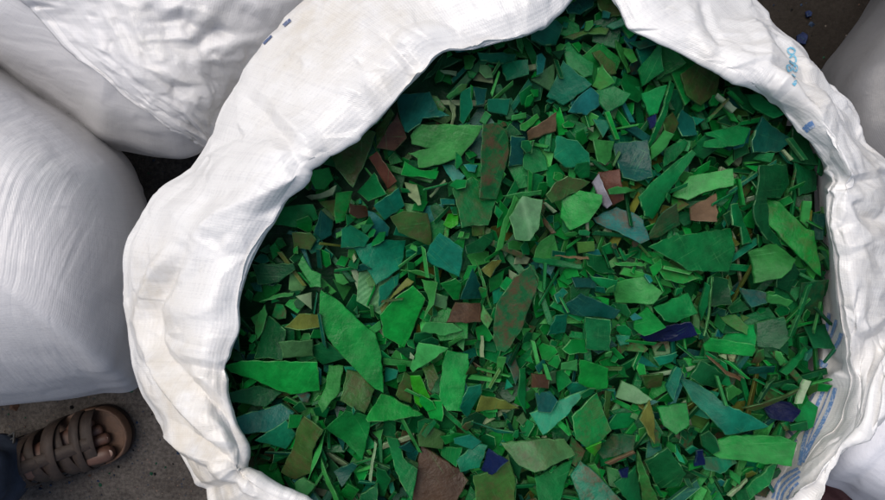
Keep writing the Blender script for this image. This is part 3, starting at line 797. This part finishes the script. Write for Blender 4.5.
def area2(p): return sum(p[i][0] * p[(i + 1) % len(p)][1] - p[(i + 1) % len(p)][0] * p[i][1] for i in range(len(p)))
def inset(poly, b):
    n = len(poly); out = []
    for i in range(n):
        a, c, d = poly[i - 1], poly[i], poly[(i + 1) % n]
        e1 = Vector((c[0] - a[0], c[1] - a[1])); e2 = Vector((d[0] - c[0], d[1] - c[1]))
        if e1.length < 1e-9 or e2.length < 1e-9: out.append(c); continue
        e1.normalize(); e2.normalize(); m = Vector((-e1.y - e2.y, e1.x + e2.x)); l = m.length
        if l < .3: m = Vector((-e1.y, e1.x)); l = 1
        out.append((c[0] + m.x / l * b, c[1] + m.y / l * b))
    return out
def flake_geo(poly, f, t, fine=True, dents=0.):
    """solid flake: crisp broken rim, level top. -> verts, faces, is_edge"""
    if area2(poly) < 0: poly = poly[::-1]
    if fine: poly = refine(poly, .0050, .0007)
    n = len(poly); b = .0007; ins = inset(poly, b); V, Fc, E = [], [], []
    ph = random.uniform(0, 9)
    def zt(x, y): return float(f(x, y)) + t + dents * math.sin(x * 210 + ph) * math.sin(y * 190 + ph * 2)
    tri = None
    if fine:
        xs = [p[0] for p in ins]; ys = [p[1] for p in ins]; pts = [Vector(p) for p in ins]; s = .0075
        gx = np.arange(min(xs) + s * .5, max(xs), s); gy = np.arange(min(ys) + s * .5, max(ys), s)
        if len(gx) and len(gy):
            a, c = np.meshgrid(gx, gy); a = a.ravel() + RNG.uniform(-.0015, .0015, a.size); c = c.ravel() + RNG.uniform(-.0015, .0015, c.size)
            ok = inside(ins, a, c); a, c = a[ok], c[ok]
            if len(a):
                d, _ = seg_dist(a, c, ins + [ins[0]]); ok = d > .0025; pts += [Vector((q, w)) for q, w in zip(a[ok], c[ok])]
        try:
            r = delaunay_2d_cdt(pts, [], [list(range(n))], 1, 1e-7)
            if len(r[0]) == len(pts) and all(len(o) == 1 and o[0] == i for i, o in enumerate(r[3])):
                tri = [tuple(x) for x in r[2]]; allp = [(p.x, p.y) for p in r[0]]
        except Exception: tri = None
    if tri is None:
        allp = list(ins); tri = tessellate_polygon([[Vector((p[0], p[1], 0)) for p in ins]])
    for p in allp: V.append((p[0], p[1], zt(*p)))
    for tr in tri:
        a, c, d = (allp[k] for k in tr)
        if (c[0] - a[0]) * (d[1] - a[1]) - (d[0] - a[0]) * (c[1] - a[1]) < 0: tr = (tr[0], tr[2], tr[1])
        Fc.append(tuple(tr)); E.append(0)
    o1 = len(V)
    for p in ins: V.append((p[0], p[1], zt(*p)))
    o2 = len(V)
    for p in poly: V.append((p[0], p[1], zt(*p) - b * .8))
    o3 = len(V)
    for p in poly: V.append((p[0], p[1], zt(*p) - t))
    for i in range(n):
        j = (i + 1) % n
        Fc.append((o2 + i, o2 + j, o1 + j, o1 + i)); E.append(1); Fc.append((o3 + i, o3 + j, o2 + j, o2 + i)); E.append(1)
    for tr in tessellate_polygon([[Vector((p[0], p[1], 0)) for p in poly]]):
        a, c, d = (poly[k] for k in tr)
        if (c[0] - a[0]) * (d[1] - a[1]) - (d[0] - a[0]) * (c[1] - a[1]) > 0: tr = (tr[0], tr[2], tr[1])
        Fc.append(tuple(o3 + k for k in tr)); E.append(0)
    return V, Fc, E
def own_coords(verts, rib):
    """each flake's own texture coordinates: rotated about its middle, plus a per-flake seed"""
    A = np.array(verts); A = A - A.mean(0); a = random.uniform(0, math.tau); ca, sa = math.cos(a), math.sin(a); sd_ = random.uniform(0, 60)
    return np.stack([A[:, 0] * ca - A[:, 1] * sa, A[:, 0] * sa + A[:, 1] * ca, A[:, 2] * 0 + sd_], 1)
def rib_kind(): return random.choice((0,) * 60 + (1,))
def tint_mesh(me, tints, stains, loc, ribs):
    a = me.attributes.new('loc', 'FLOAT_VECTOR', 'POINT'); a.data.foreach_set('vector', np.asarray(loc, np.float32).ravel())
    s = me.attributes.new('rib', 'FLOAT', 'FACE'); s.data.foreach_set('value', np.asarray(ribs, np.float32))
    a = me.attributes.new('tint', 'FLOAT_COLOR', 'FACE'); a.data.foreach_set('color', np.asarray(tints, np.float32).ravel())
    s = me.attributes.new('stain', 'FLOAT', 'FACE'); s.data.foreach_set('value', np.asarray(stains, np.float32))
def vary(c, k=.22):
    g = random.lognormvariate(.07, k); return tuple(min(.9, x * g * random.uniform(.9, 1.1)) for x in c)
def pale(c, w): return tuple(x * (1 - w) + y * w for x, y in zip(c, (.17, .42, .16)))
def rand_poly(cx, cy):
    r = random.random(); a0 = random.uniform(0, math.tau)
    if r < .34:                                           # sliver
        L, w = random.uniform(.012, .034), random.uniform(.0018, .0042)
        loc = [(-L, -w), (L * .9, -w * random.uniform(.3, 1)), (L, w), (-L * random.uniform(.7, 1), w)]
    else:
        s = .0125 * random.lognormvariate(0, .38); k = random.choice((3, 4, 4, 5, 5, 6)); asp = random.uniform(.5, 1)
        an = sorted(random.uniform(-.35, .35) + math.tau * i / k for i in range(k))
        loc = [(s * random.uniform(.75, 1.2) * math.cos(t), s * asp * random.uniform(.75, 1.2) * math.sin(t)) for t in an]
    c, s_ = math.cos(a0), math.sin(a0)
    return [(cx + x * c - y * s_, cy + x * s_ + y * c) for x, y in loc], r < .34
SV, SF, ST_, SS, SL, SR = [], [], [], [], [], []
def add_stuff(poly, f, t, code, edge_w, stain, fine=False):
    V, Fc, E = flake_geo(poly, f, t, fine); c = vary(TINT[code], .22); o = len(SV); SV.extend(V); e = pale(c, edge_w); k = rib_kind(); SL.extend(own_coords(V, k).tolist()); SR.extend([k] * len(Fc))
    for fc, ed in zip(Fc, E):
        SF.append(tuple(o + i for i in fc)); ST_.append((*(pale(c, edge_w * random.random()) if ed else c), 1)); SS.append(stain)
MIX = {'G': 15, 'B': 12, 'D': 8, 'O': 1, 'L': 6, 'T': 3, 'U': 1, 'M': 2, 'Y': 1, 'P': 1, 'E': 1}      # how often each colour turns up among the small flakes
CODES = [k for k, n in MIX.items() for _ in range(n)]
mx = np.array(MOUTH); lo, hi = mx.min(0), mx.max(0); inm = inside(MOUTH, XX, YY)
MOUTH_OUT = [tuple(np.array(p) + (np.array(p) - AX) / np.hypot(*(np.array(p) - AX)) * .007) for p in MOUTH]
def scatter(n, small=1.0, crumbs=False):
    k = 0; LEVEL = np.median(H[inm])
    while k < n:
        cx, cy = random.uniform(lo[0], hi[0]), random.uniform(lo[1], hi[1])
        poly, stick = rand_poly(cx, cy)
        if small != 1: poly = [(cx + (x - cx) * small, cy + (y - cy) * small) for x, y in poly]
        if not inside(MOUTH_OUT, np.array([p[0] for p in poly] ), np.array([p[1] for p in poly])).all() or not inside(MOUTH, np.array([cx]), np.array([cy]))[0]:
            k += .12; continue
        if crumbs:
            a, b = int((cx - X0) / CELL), int((cy - Y0) / CELL); k += .05
            if H[a, b] > H[max(0, a - 9):a + 10, max(0, b - 9):b + 10].mean() - .0035: continue
        k += 1
        if int(k) % 60 == 0: LEVEL = np.median(H[inm])
        t = random.uniform(.0020, .0040) if not stick else random.uniform(.003, .006)
        f = drop(poly, t, random.choice((0, 0, random.uniform(-5, 5))), random.uniform(0, 3.1), .34, 95, 1.0, zmax=LEVEL + .016)
        if f is None: continue
        code = random.choice(CODES + ['T', 'T', 'T', 'U', 'T'] * (cy > .10) if not stick else CODES + ['L'] * 4 + ['P'] * 2 + ['G'] * 2)
        add_stuff(poly, f, t, code, random.choice((.15, .35, .65)), 1. if random.random() < .08 else 0.)
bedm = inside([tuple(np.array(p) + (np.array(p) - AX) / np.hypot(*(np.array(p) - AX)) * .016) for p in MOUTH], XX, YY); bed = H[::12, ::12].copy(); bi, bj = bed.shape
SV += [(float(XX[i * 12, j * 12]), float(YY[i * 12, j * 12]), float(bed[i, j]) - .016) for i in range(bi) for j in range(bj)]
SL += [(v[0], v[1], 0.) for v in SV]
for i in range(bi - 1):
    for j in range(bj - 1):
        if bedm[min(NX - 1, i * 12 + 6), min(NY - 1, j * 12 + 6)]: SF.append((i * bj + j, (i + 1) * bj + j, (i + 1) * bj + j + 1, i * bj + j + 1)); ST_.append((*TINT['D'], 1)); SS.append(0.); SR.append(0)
scatter(3300)
scatter(700, .62)
shift = .732 - np.median(H[inm])
H += shift; SV = [(a, b, c + shift) for a, b, c in SV]
# flakes that can be told apart in the photograph
specs = []
for ln in FLAKES.strip().split('\n'):
    data, _, lab = ln.partition('|'); w = data.split(); code = w[0][0]; flags = w[0][1:]
    specs.append([code, flags, [tuple(map(float, q.split(','))) for q in w[1:]], lab.strip()])
SHORT = {'kite-shaped teal': 'teal kite', 'notch torn': 'notched green flake', 'dark blue-teal': 'dark blue-teal flake', 'dark teal square': 'pebbled dark teal square', 'ragged blue-teal plastic flake lying': 'ragged blue-teal flake',
         'slit in its left': 'crumpled slit flake', 'long upright green': 'brown-stained upright flake', 'grooved teal': 'grooved teal flake', 'dull olive': 'dull olive flake', 'flat teal five-sided': 'flat teal five-sided flake',
         'dusty pale grey-green': 'dusty grey-green flake', 'six-sided': 'bright six-sided flake', 'white plastic strip': 'white strip', 'spear-shaped plastic': 'green spear', 'crinkled plastic': 'crinkled yellow-green flake',
         'long wide green': 'long green bar', 'tapering plastic': 'bright tapering flake', 'leaf-shaped plastic flake pointing': 'large green leaf shape', 'large flat green wedge': 'flat green wedge', 'teal triangular': 'teal triangle',
         'long olive': 'browned olive flake', 'rusty brown diagonal': 'rust-streaked green flake', 'vivid lime green small': 'lime green flake', 'like a shield': 'green shield shape', 'pale green five-sided': 'pale five-sided flake',
         'dark navy blue plastic': 'navy blue flake', 'wide dark teal': 'wide dark teal flake', 'light green kite': 'light green kite', 'pale green plastic stub': 'pale green stub', 'boxy': 'boxy bright flake', 'long dark teal plastic triangle': 'dark teal triangle',
         'bright green bar': 'bright green bar', 'dark teal plastic slab': 'dark teal slab', 'royal blue plastic cap': 'blue cap piece', 'large bright green rectangular': 'bright green rectangle', 'pale green plastic spike': 'pale spike',
         'teal plastic flake with a rusty': 'rust-patched teal flake', 'dusty pale green kite': 'dusty green kite', 'large dark brown triangular': 'brown triangle', 'dark blue square': 'dark blue square chip', 'narrow reddish brown': 'reddish brown strip',
         'large olive green many-sided': 'many-sided olive flake', 'curled mid green': 'curled green tube', 'touching the left sack wall': 'five-sided wall flake', 'small leaf-shaped': 'small leaf shape'}
def px_area(p): return abs(area2(p)) / 2
def cen(p): return (sum(q[0] for q in p) / len(p), sum(q[1] for q in p) / len(p))
marks = []
for s in specs:
    for k, v in SHORT.items():
        if k in s[3]: marks.append((cen(s[2]), v)); break
def shape_word(p):
    c = cen(p); M = np.array(p) - c; ev = np.linalg.eigvalsh(M.T @ M / len(p)); asp = math.sqrt(ev[1] / max(ev[0], 1e-6))
    if asp > 3.4: return 'sliver'
    if asp > 2.2: return 'narrow strip'
    return {3: 'triangular flake', 4: 'four-sided flake', 5: 'five-sided flake', 6: 'six-sided flake'}.get(len(p), 'many-cornered flake')
used = {s[3] for s in specs if s[3]}
def side(c, m):
    dx, dy = c[0] - m[0], m[1] - c[1]; a = math.degrees(math.atan2(dy, dx)) % 360
    return ('right of', 'to the upper right of', 'above', 'to the upper left of', 'left of', 'to the lower left of', 'below', 'to the lower right of')[int((a + 22.5) // 45) % 8]
for s in specs:
    if s[3]: continue
    c = cen(s[2]); A = px_area(s[2]); size = 'tiny' if A < 90 else 'small' if A < 220 else 'medium' if A < 480 else 'large'
    near = sorted(marks, key=lambda m: math.dist(c, m[0]))[:4]; base = f'{size} {WORD[s[0]]} plastic {shape_word(s[2])}'
    cand = [f'{base} {side(c, m[0])} the {m[1]}' for m in near[:2]]
    cand = [cand[0], cand[1], f'{base} between the {near[0][1]} and the {near[1][1]}', f'{base} between the {near[0][1]} and the {near[2][1]}', f'{base} {side(c, near[2][0])} the {near[2][1]}', f'{base} near the {near[0][1]} and {near[3][1]}']
    s[3] = next(l for l in cand if l not in used and len(l.split()) <= 16); used.add(s[3])
order = sorted(range(len(specs)), key=lambda i: (specs[i][1].count('^'), -px_area(specs[i][2])))
GRP = 'single plastic flakes on top of the pile'
for n_, i in enumerate(order):
    code, flags, pxp, label = specs[i]; c = cen(pxp)
    q = at(c[0], c[1], .735); a, b = int((q[0] - X0) / CELL), int((q[1] - Y0) / CELL); z = .735
    for _ in range(2):
        q = at(c[0], c[1], z); a, b = min(NX - 1, max(0, int((q[0] - X0) / CELL))), min(NY - 1, max(0, int((q[1] - Y0) / CELL)))
        z = float(np.median(H[max(0, a - 5):a + 6, max(0, b - 5):b + 6])) + .003
    poly = [at(p[0], p[1], z)[:2] for p in pxp]
    A = px_area(pxp); big = len(flags.replace('*', ''))
    thin = shape_word(pxp) == 'sliver'
    t = random.uniform(.0022, .0040) if not thin else random.uniform(.003, .005)
    curl = random.choice((0, random.uniform(-4.5, 4.5))) if '*' not in flags else -22.
    M_ = np.array(poly) - np.mean(poly, 0); ev, evec = np.linalg.eigh(M_.T @ M_)
    phi = math.atan2(evec[1, 0], evec[0, 0]) if '*' in flags else random.uniform(0, 3.1)
    f = drop(poly, t, curl, phi, (.15 if '^^' in flags else .22) if A > 500 else .34, 99.3, .5 if A > 500 else .9, .0004, random.choice((0, 0, 0, -.3, .22)) if A > 150 else 0)
    if f is None: continue
    tc = vary(TINT[code], .16); edge_k = random.choice((.15, .35, .5, .75)) if code not in 'NRAKW' else .15
    V, Fc, E = flake_geo(poly, f, t, True, .0007 if A > 300 else .0003)
    o3 = Vector((float(np.mean([p[0] for p in poly])), float(np.mean([p[1] for p in poly])), min(v[2] for v in V)))
    ob = mesh_obj('plastic_flake', [(v[0] - o3.x, v[1] - o3.y, v[2] - o3.z) for v in V], Fc, M_FLAKE)
    ob.location = o3
    ob.data.polygons.foreach_set('use_smooth', [not x for x in E])
    stain = 1. if code in 'S' else .55 if code == 'O' else .9 if ('rust' in label or 'brown spot' in label) else (.4 if random.random() < .12 else 0.)
    tint_mesh(ob.data, [(*(pale(tc, edge_k * random.random() ** 1.4) if x else tc), 1) for x in E], [stain * (1 - .6 * x) for x in E], own_coords(V, 0), [2 if 'stripe' in label else rib_kind()] * len(E))
    tag(ob, label, 'plastic flake', GRP)
# last, crumbs and shavings that lie in the gaps between them
scatter(420, .5, True)
stuff = mesh_obj('plastic_flakes', SV, SF, M_FLAKE, smooth=False)
tint_mesh(stuff.data, ST_, SS, SL, SR)
tag(stuff, 'mass of small green and teal plastic flakes filling the open sack', 'plastic flakes', None, 'stuff')

# ---------------------------------------------------------------- the person's sandalled foot, lower left
M_SKIN = simple('skin', (.105, .052, .035), .5, .35, 45, .25, .0008)
M_NAIL = simple('toenail', (.19, .11, .08), .35, .15, 90, .1)
M_STRAP = simple('brown_leather', (.042, .027, .019), .65, .5, 70, .5, .0012)
M_INSOLE = simple('tan_insole', (.115, .060, .034), .65, .45, 50, .4)
M_SOLE = simple('dark_sole', (.045, .025, .018), .7, .3, 60, .3)
M_METAL = simple('buckle_metal', (.42, .40, .36), .35, .2, 90, .1, .0005, 1.)
M_JEANS = NT('dark_denim'); _p = M_JEANS.pos()
_w = M_JEANS.n('TexWave', {'Scale': 380, 'Distortion': 1.5, 'Vector': _p}, bands_direction='DIAGONAL').outputs['Fac']
M_JEANS.set('Base Color', M_JEANS.mix(M_JEANS.ramp(M_JEANS.noise(30, 5, .6, _p), .3, .7), (.012, .020, .036, 1), (.030, .045, .075, 1)))
M_JEANS.set('Roughness', .85); M_JEANS.set('Normal', M_JEANS.bump(_w, .4, .0006)); M_JEANS = M_JEANS.m
hl, te = Vector(at(-8, 471, 0)), Vector(at(134, 422, 0)); FL = (te - hl).length
person = empty('person', hl, math.atan2(te.y - hl.y, te.x - hl.x))
person.scale = (FL / .280,) * 3
tag(person, 'person in dark blue jeans and brown leather strap sandal, one foot on the floor', 'person')
ZS = .024                                                  # top of the sandal sole
# one continuous skin: shin, ankle, foot, five toes (big toe on the -y side)
sk = [((.055, 0, .42), .05, .05), ((.055, 0, .22), .042, .042), ((.055, 0, .11), .034, .032), ((.05, 0, ZS + .034), .030, .030), ((.02, 0, ZS + .024), .024, .024),
      ((.11, -.004, ZS + .038), .032, .032), ((.155, -.006, ZS + .026), .036, .022), ((.185, -.006, ZS + .018), .038, .016)]
ed = [(0, 1), (1, 2), (2, 3), (3, 4), (3, 5), (5, 6), (6, 7)]
for y, x1, r in ((-.034, .250, .0165), (-.008, .246, .0115), (.010, .238, .0105), (.026, .228, .010), (.039, .217, .0095)):
    b = len(sk)
    sk += [((.198, y * .9, ZS + .016), r * 1.1, r * 1.1), ((.198 + (x1 - .198) * .55, y, ZS + r + .006), r, r), ((x1 + .002, y * 1.02, ZS + r * .85), r * 1.0, r * .95)]
    ed += [(7, b), (b, b + 1), (b + 1, b + 2)]
me = bpy.data.meshes.new('body'); me.from_pydata([s[0] for s in sk], ed, []); me.update()
body = bpy.data.objects.new('body', me); COL.objects.link(body); body.parent = person; me.materials.append(M_SKIN)
body.modifiers.new('skin', 'SKIN')
for i, s in enumerate(sk): me.skin_vertices[0].data[i].radius = (s[1], s[2])
me.skin_vertices[0].data[3].use_root = True
ss = body.modifiers.new('sub', 'SUBSURF'); ss.levels = ss.render_levels = 2; body.modifiers['skin'].use_smooth_shade = True
for x, y, r in ((.2430, -.0346, .0072), (.2420, -.0082, .0048)):
    n = 14; V = [(x + r * 1.15 * math.cos(math.tau * i / n), y + r * math.sin(math.tau * i / n), ZS + (.0270 if r > .006 else .0190)) for i in range(n)] + [(x, y, ZS + (.0290 if r > .006 else .0205))]
    mesh_obj('toenail', V, [(i, (i + 1) % n, n) for i in range(n)], M_NAIL, person)
# sandal: rounded sole with a raised toe rim, crossing straps, buckle
out = catmull_closed([(-.004, 0), (.01, -.030), (.06, -.036), (.12, -.041), (.18, -.052), (.225, -.054), (.258, -.046), (.276, -.024), (.280, .0), (.272, .026), (.250, .046), (.21, .054), (.16, .049), (.10, .039), (.05, .034), (.01, .028)], 90)
sandal = empty('sandal'); sandal.parent = person; sandal['label'] = 'brown leather sandal with crossing straps and a small metal buckle'
def ring(s, z): c = np.array([.135, 0]); return [(*(c + (p - c) * s), z) for p in out]
R = [ring(.97, .001), ring(1.0, .005), ring(1.0, .018), ring(.985, ZS), ring(.93, ZS - .001)]; nO = len(out); V = sum(R, [])
Fc = [(k * nO + i, k * nO + (i + 1) % nO, (k + 1) * nO + (i + 1) % nO, (k + 1) * nO + i) for k in range(4) for i in range(nO)]
mesh_obj('sole', V, Fc + [tuple(range(nO))[::-1]], M_SOLE, sandal)
V = ring(.972, ZS + .0005) + ring(.93, ZS + .001); mesh_obj('insole', V + [(.135, 0, ZS)], [(i, (i + 1) % nO, nO + (i + 1) % nO, nO + i) for i in range(nO)] + [(nO + i, nO + (i + 1) % nO, 2 * nO) for i in range(nO)], M_INSOLE, sandal)
# toe bumper: tan rim standing round the front
fr = [i for i in range(nO) if out[i][0] > .205]; fr.sort(key=lambda i: math.atan2(out[i][1], out[i][0] - .2)); V = []; Fc = []
for i in fr:
    p = out[i]; q = np.array([.2, 0]) + (p - np.array([.2, 0])) * .91; k = min(1, (p[0] - .205) / .05)
    V += [(p[0], p[1], .012), (p[0], p[1], ZS + .004 + .010 * k), (*((p + q) / 2), ZS + .006 + .010 * k), (q[0], q[1], ZS + .003 + .007 * k), (q[0], q[1], ZS)]
for a in range(len(fr) - 1):
    for k in range(4): Fc.append((a * 5 + k, (a + 1) * 5 + k, (a + 1) * 5 + k + 1, a * 5 + k + 1))
mesh_obj('toe_rim', V, Fc, M_INSOLE, sandal)
def strap(xa, xb, w, hgt, lift, ya=-.050, yb=.047, name='strap', mat=M_STRAP):
    n, V, Fc = 22, [], []
    for i in range(n):
        t = i / (n - 1); a = math.pi * t; y = (ya + yb) / 2 - (yb - ya) / 2 * math.cos(a); z = ZS - .012 + (hgt + .012) * math.sin(a) ** .6; x = xa + (xb - xa) * t
        no = Vector((0, -math.cos(a) * .8, math.sin(a) + .1)).normalized()
        for s, l in ((-1, 0), (-.94, .0015), (.94, .0015), (1, 0)):
            V.append((x + s * w / 2, y + no.y * (l + lift), z + no.z * (l + lift)))
    for i in range(n - 1):
        for k in range(3): Fc.append((i * 4 + k, (i + 1) * 4 + k, (i + 1) * 4 + k + 1, i * 4 + k + 1))
    return mesh_obj(name, V, Fc, mat, sandal)
strap(.206, .226, .032, .036, .003); strap(.192, .210, .018, .039, .0055); strap(.182, .162, .026, .046, .002); strap(.146, .168, .024, .052, .0045); strap(.135, .118, .026, .060, .002, -.046, .042)
strap(.098, .112, .024, .068, .003, -.043, .040); st = strap(.066, .076, .022, .080, .003, -.042, .040)
V, Fc = [], []
for i in range(24):                                        # strap running lengthwise over the instep
    t = i / 23; x = .075 + .150 * t; z = ZS + .083 - .046 * t - .012 * math.sin(math.pi * t) * .3
    for y in (-.011, -.010, .010, .011): V.append((x, y - .004, z + (.0026 if abs(y) < .0105 else 0)))
for i in range(23):
    for k in range(3): Fc.append((i * 4 + k, i * 4 + k + 1, (i + 1) * 4 + k + 1, (i + 1) * 4 + k))
mesh_obj('strap', V, Fc, M_STRAP, sandal)
bm = bmesh.new()
for (x, y, sx, sy) in ((0, .011, .028, .0028), (0, -.011, .028, .0028), (-.0135, 0, .0028, .0248), (.0135, 0, .0028, .0248), (0, 0, .026, .0022)):
    bmesh.ops.create_cube(bm, size=1, matrix=Matrix.Translation((x, y, 0)) @ Matrix.Diagonal((sx, sy, .0028, 1)))
me = bpy.data.meshes.new('buckle'); bm.to_mesh(me); bm.free(); me.materials.append(M_METAL); bk = bpy.data.objects.new('buckle', me); COL.objects.link(bk); bk.parent = sandal
bk.location = (.088, .046, ZS + .040); bk.rotation_euler = (-.75, 0, .15)
# trouser leg
n, rows, V, Fc = 64, 40, [], []
for j in range(rows):
    t = j / (rows - 1); z = .055 + .47 * t; r0 = .066 - .004 * t
    for i in range(n):
        a = math.tau * i / n; r = r0 * (1 + .05 * math.sin(3 * a + 5 * t) + .03 * math.sin(7 * a - 9 * t)) + .004 * math.sin(z * 95 + 2 * math.sin(a)) * (1 - t)
        V.append((.034 + r * 1.08 * math.cos(a) + .010 * math.sin(z * 12), r * math.sin(a), z - .012 * math.cos(a) * (1 - t)))
for j in range(rows - 1):
    for i in range(n): Fc.append((j * n + i, j * n + (i + 1) % n, (j + 1) * n + (i + 1) % n, (j + 1) * n + i))
tr = mesh_obj('trouser_leg', V, Fc, M_JEANS, person); m = tr.modifiers.new('cloth', 'SOLIDIFY'); m.thickness = .003

# ---------------------------------------------------------------- odds and ends on the floor
M_MAROON = simple('maroon_cloth', (.040, .010, .012), .8, .4, 40, .5, .002)
q = Vector(at(838, 500, .12)); nu, nv = 60, 24; V = []
for i in range(nu):
    for j in range(nv):
        a = math.tau * i / nu; t = j / (nv - 1) * math.pi / 2; rr = .13 * (1 + .12 * math.sin(3 * a + .6) + .05 * math.sin(7 * a)); k = math.sin(t)
        V.append((rr * math.cos(t) * math.cos(a) * 1.1, rr * math.cos(t) * math.sin(a), .003 + .15 * k * (1 + .10 * math.sin(5 * a) * math.cos(t)) + .004 * math.sin(a * 11 + t * 9) * math.cos(t)))
mb = mesh_obj('cloth_bundle', V, grid_faces(nu, nv), M_MAROON); mb.location = (q.x, q.y, 0)
tag(mb, 'dark maroon cloth bundle in the gap at the lower right', 'cloth')
for k, (px_, py_, s, lab) in enumerate(((801, 38, .013, 'dark blue plastic scrap lying on the dark floor, nearest the open sack\'s rim'), (808, 14, .008, 'dim blue plastic scrap on the dark floor near the top edge'), (821, 72, .008, 'dark blue plastic scrap at the foot of the grey sack'))):
    poly = [(s * random.uniform(.7, 1.2) * math.cos(a), s * random.uniform(.7, 1.2) * math.sin(a)) for a in (.3, 1.5, 2.7, 4.0, 5.2)]
    V, Fc, E = flake_geo(poly, lambda x, y: .002 + .15 * x, .003, True); q = at(px_, py_, .004)
    ob = mesh_obj('plastic_scrap', V, Fc, M_FLAKE, smooth=False); ob.location = (q[0], q[1], .004)
    tint_mesh(ob.data, [(.006, .016, .07, 1)] * len(Fc), [0.] * len(Fc), own_coords(V, 0), [0] * len(Fc)); tag(ob, lab, 'plastic scrap', 'blue scraps on the floor')
# grit and crumbs trodden into the floor
V, Fc, T_, L_, k = [], [], [], [], 0
for (x0, x1, y0, y1), n in (((0, 240, 385, 500), 150), ((740, 880, -10, 110), 60), ((100, 200, 140, 200), 25)):
    for _ in range(n):
        q = at(random.uniform(x0, x1), random.uniform(y0, y1), 0); s = .0022 * random.lognormvariate(0, .5); a0 = random.uniform(0, 6)
        o = len(V); ring_ = [(q[0] + s * random.uniform(.6, 1.2) * math.cos(a0 + i * 1.2566), q[1] + s * random.uniform(.6, 1.2) * math.sin(a0 + i * 1.2566)) for i in range(5)]
        V += [(x, y, .0005) for x, y in ring_] + [(q[0], q[1], .0005 + s * .7)]; Fc += [(o + i, o + (i + 1) % 5, o + 5) for i in range(5)]
        c = random.choice(((.02, .03, .05), (.03, .05, .09), (.20, .17, .14), (.12, .07, .05), (.01, .01, .01), (.02, .09, .05))); T_ += [(*c, 1)] * 5; L_ += [(0, 0, k)] * 6; k += 1
gr = mesh_obj('floor_crumbs', V, Fc, M_FLAKE, smooth=False); tint_mesh(gr.data, T_, [0.] * len(Fc), L_, [0] * len(Fc))
tag(gr, 'grit and tiny plastic crumbs strewn on the dark floor', 'crumbs', None, 'stuff')
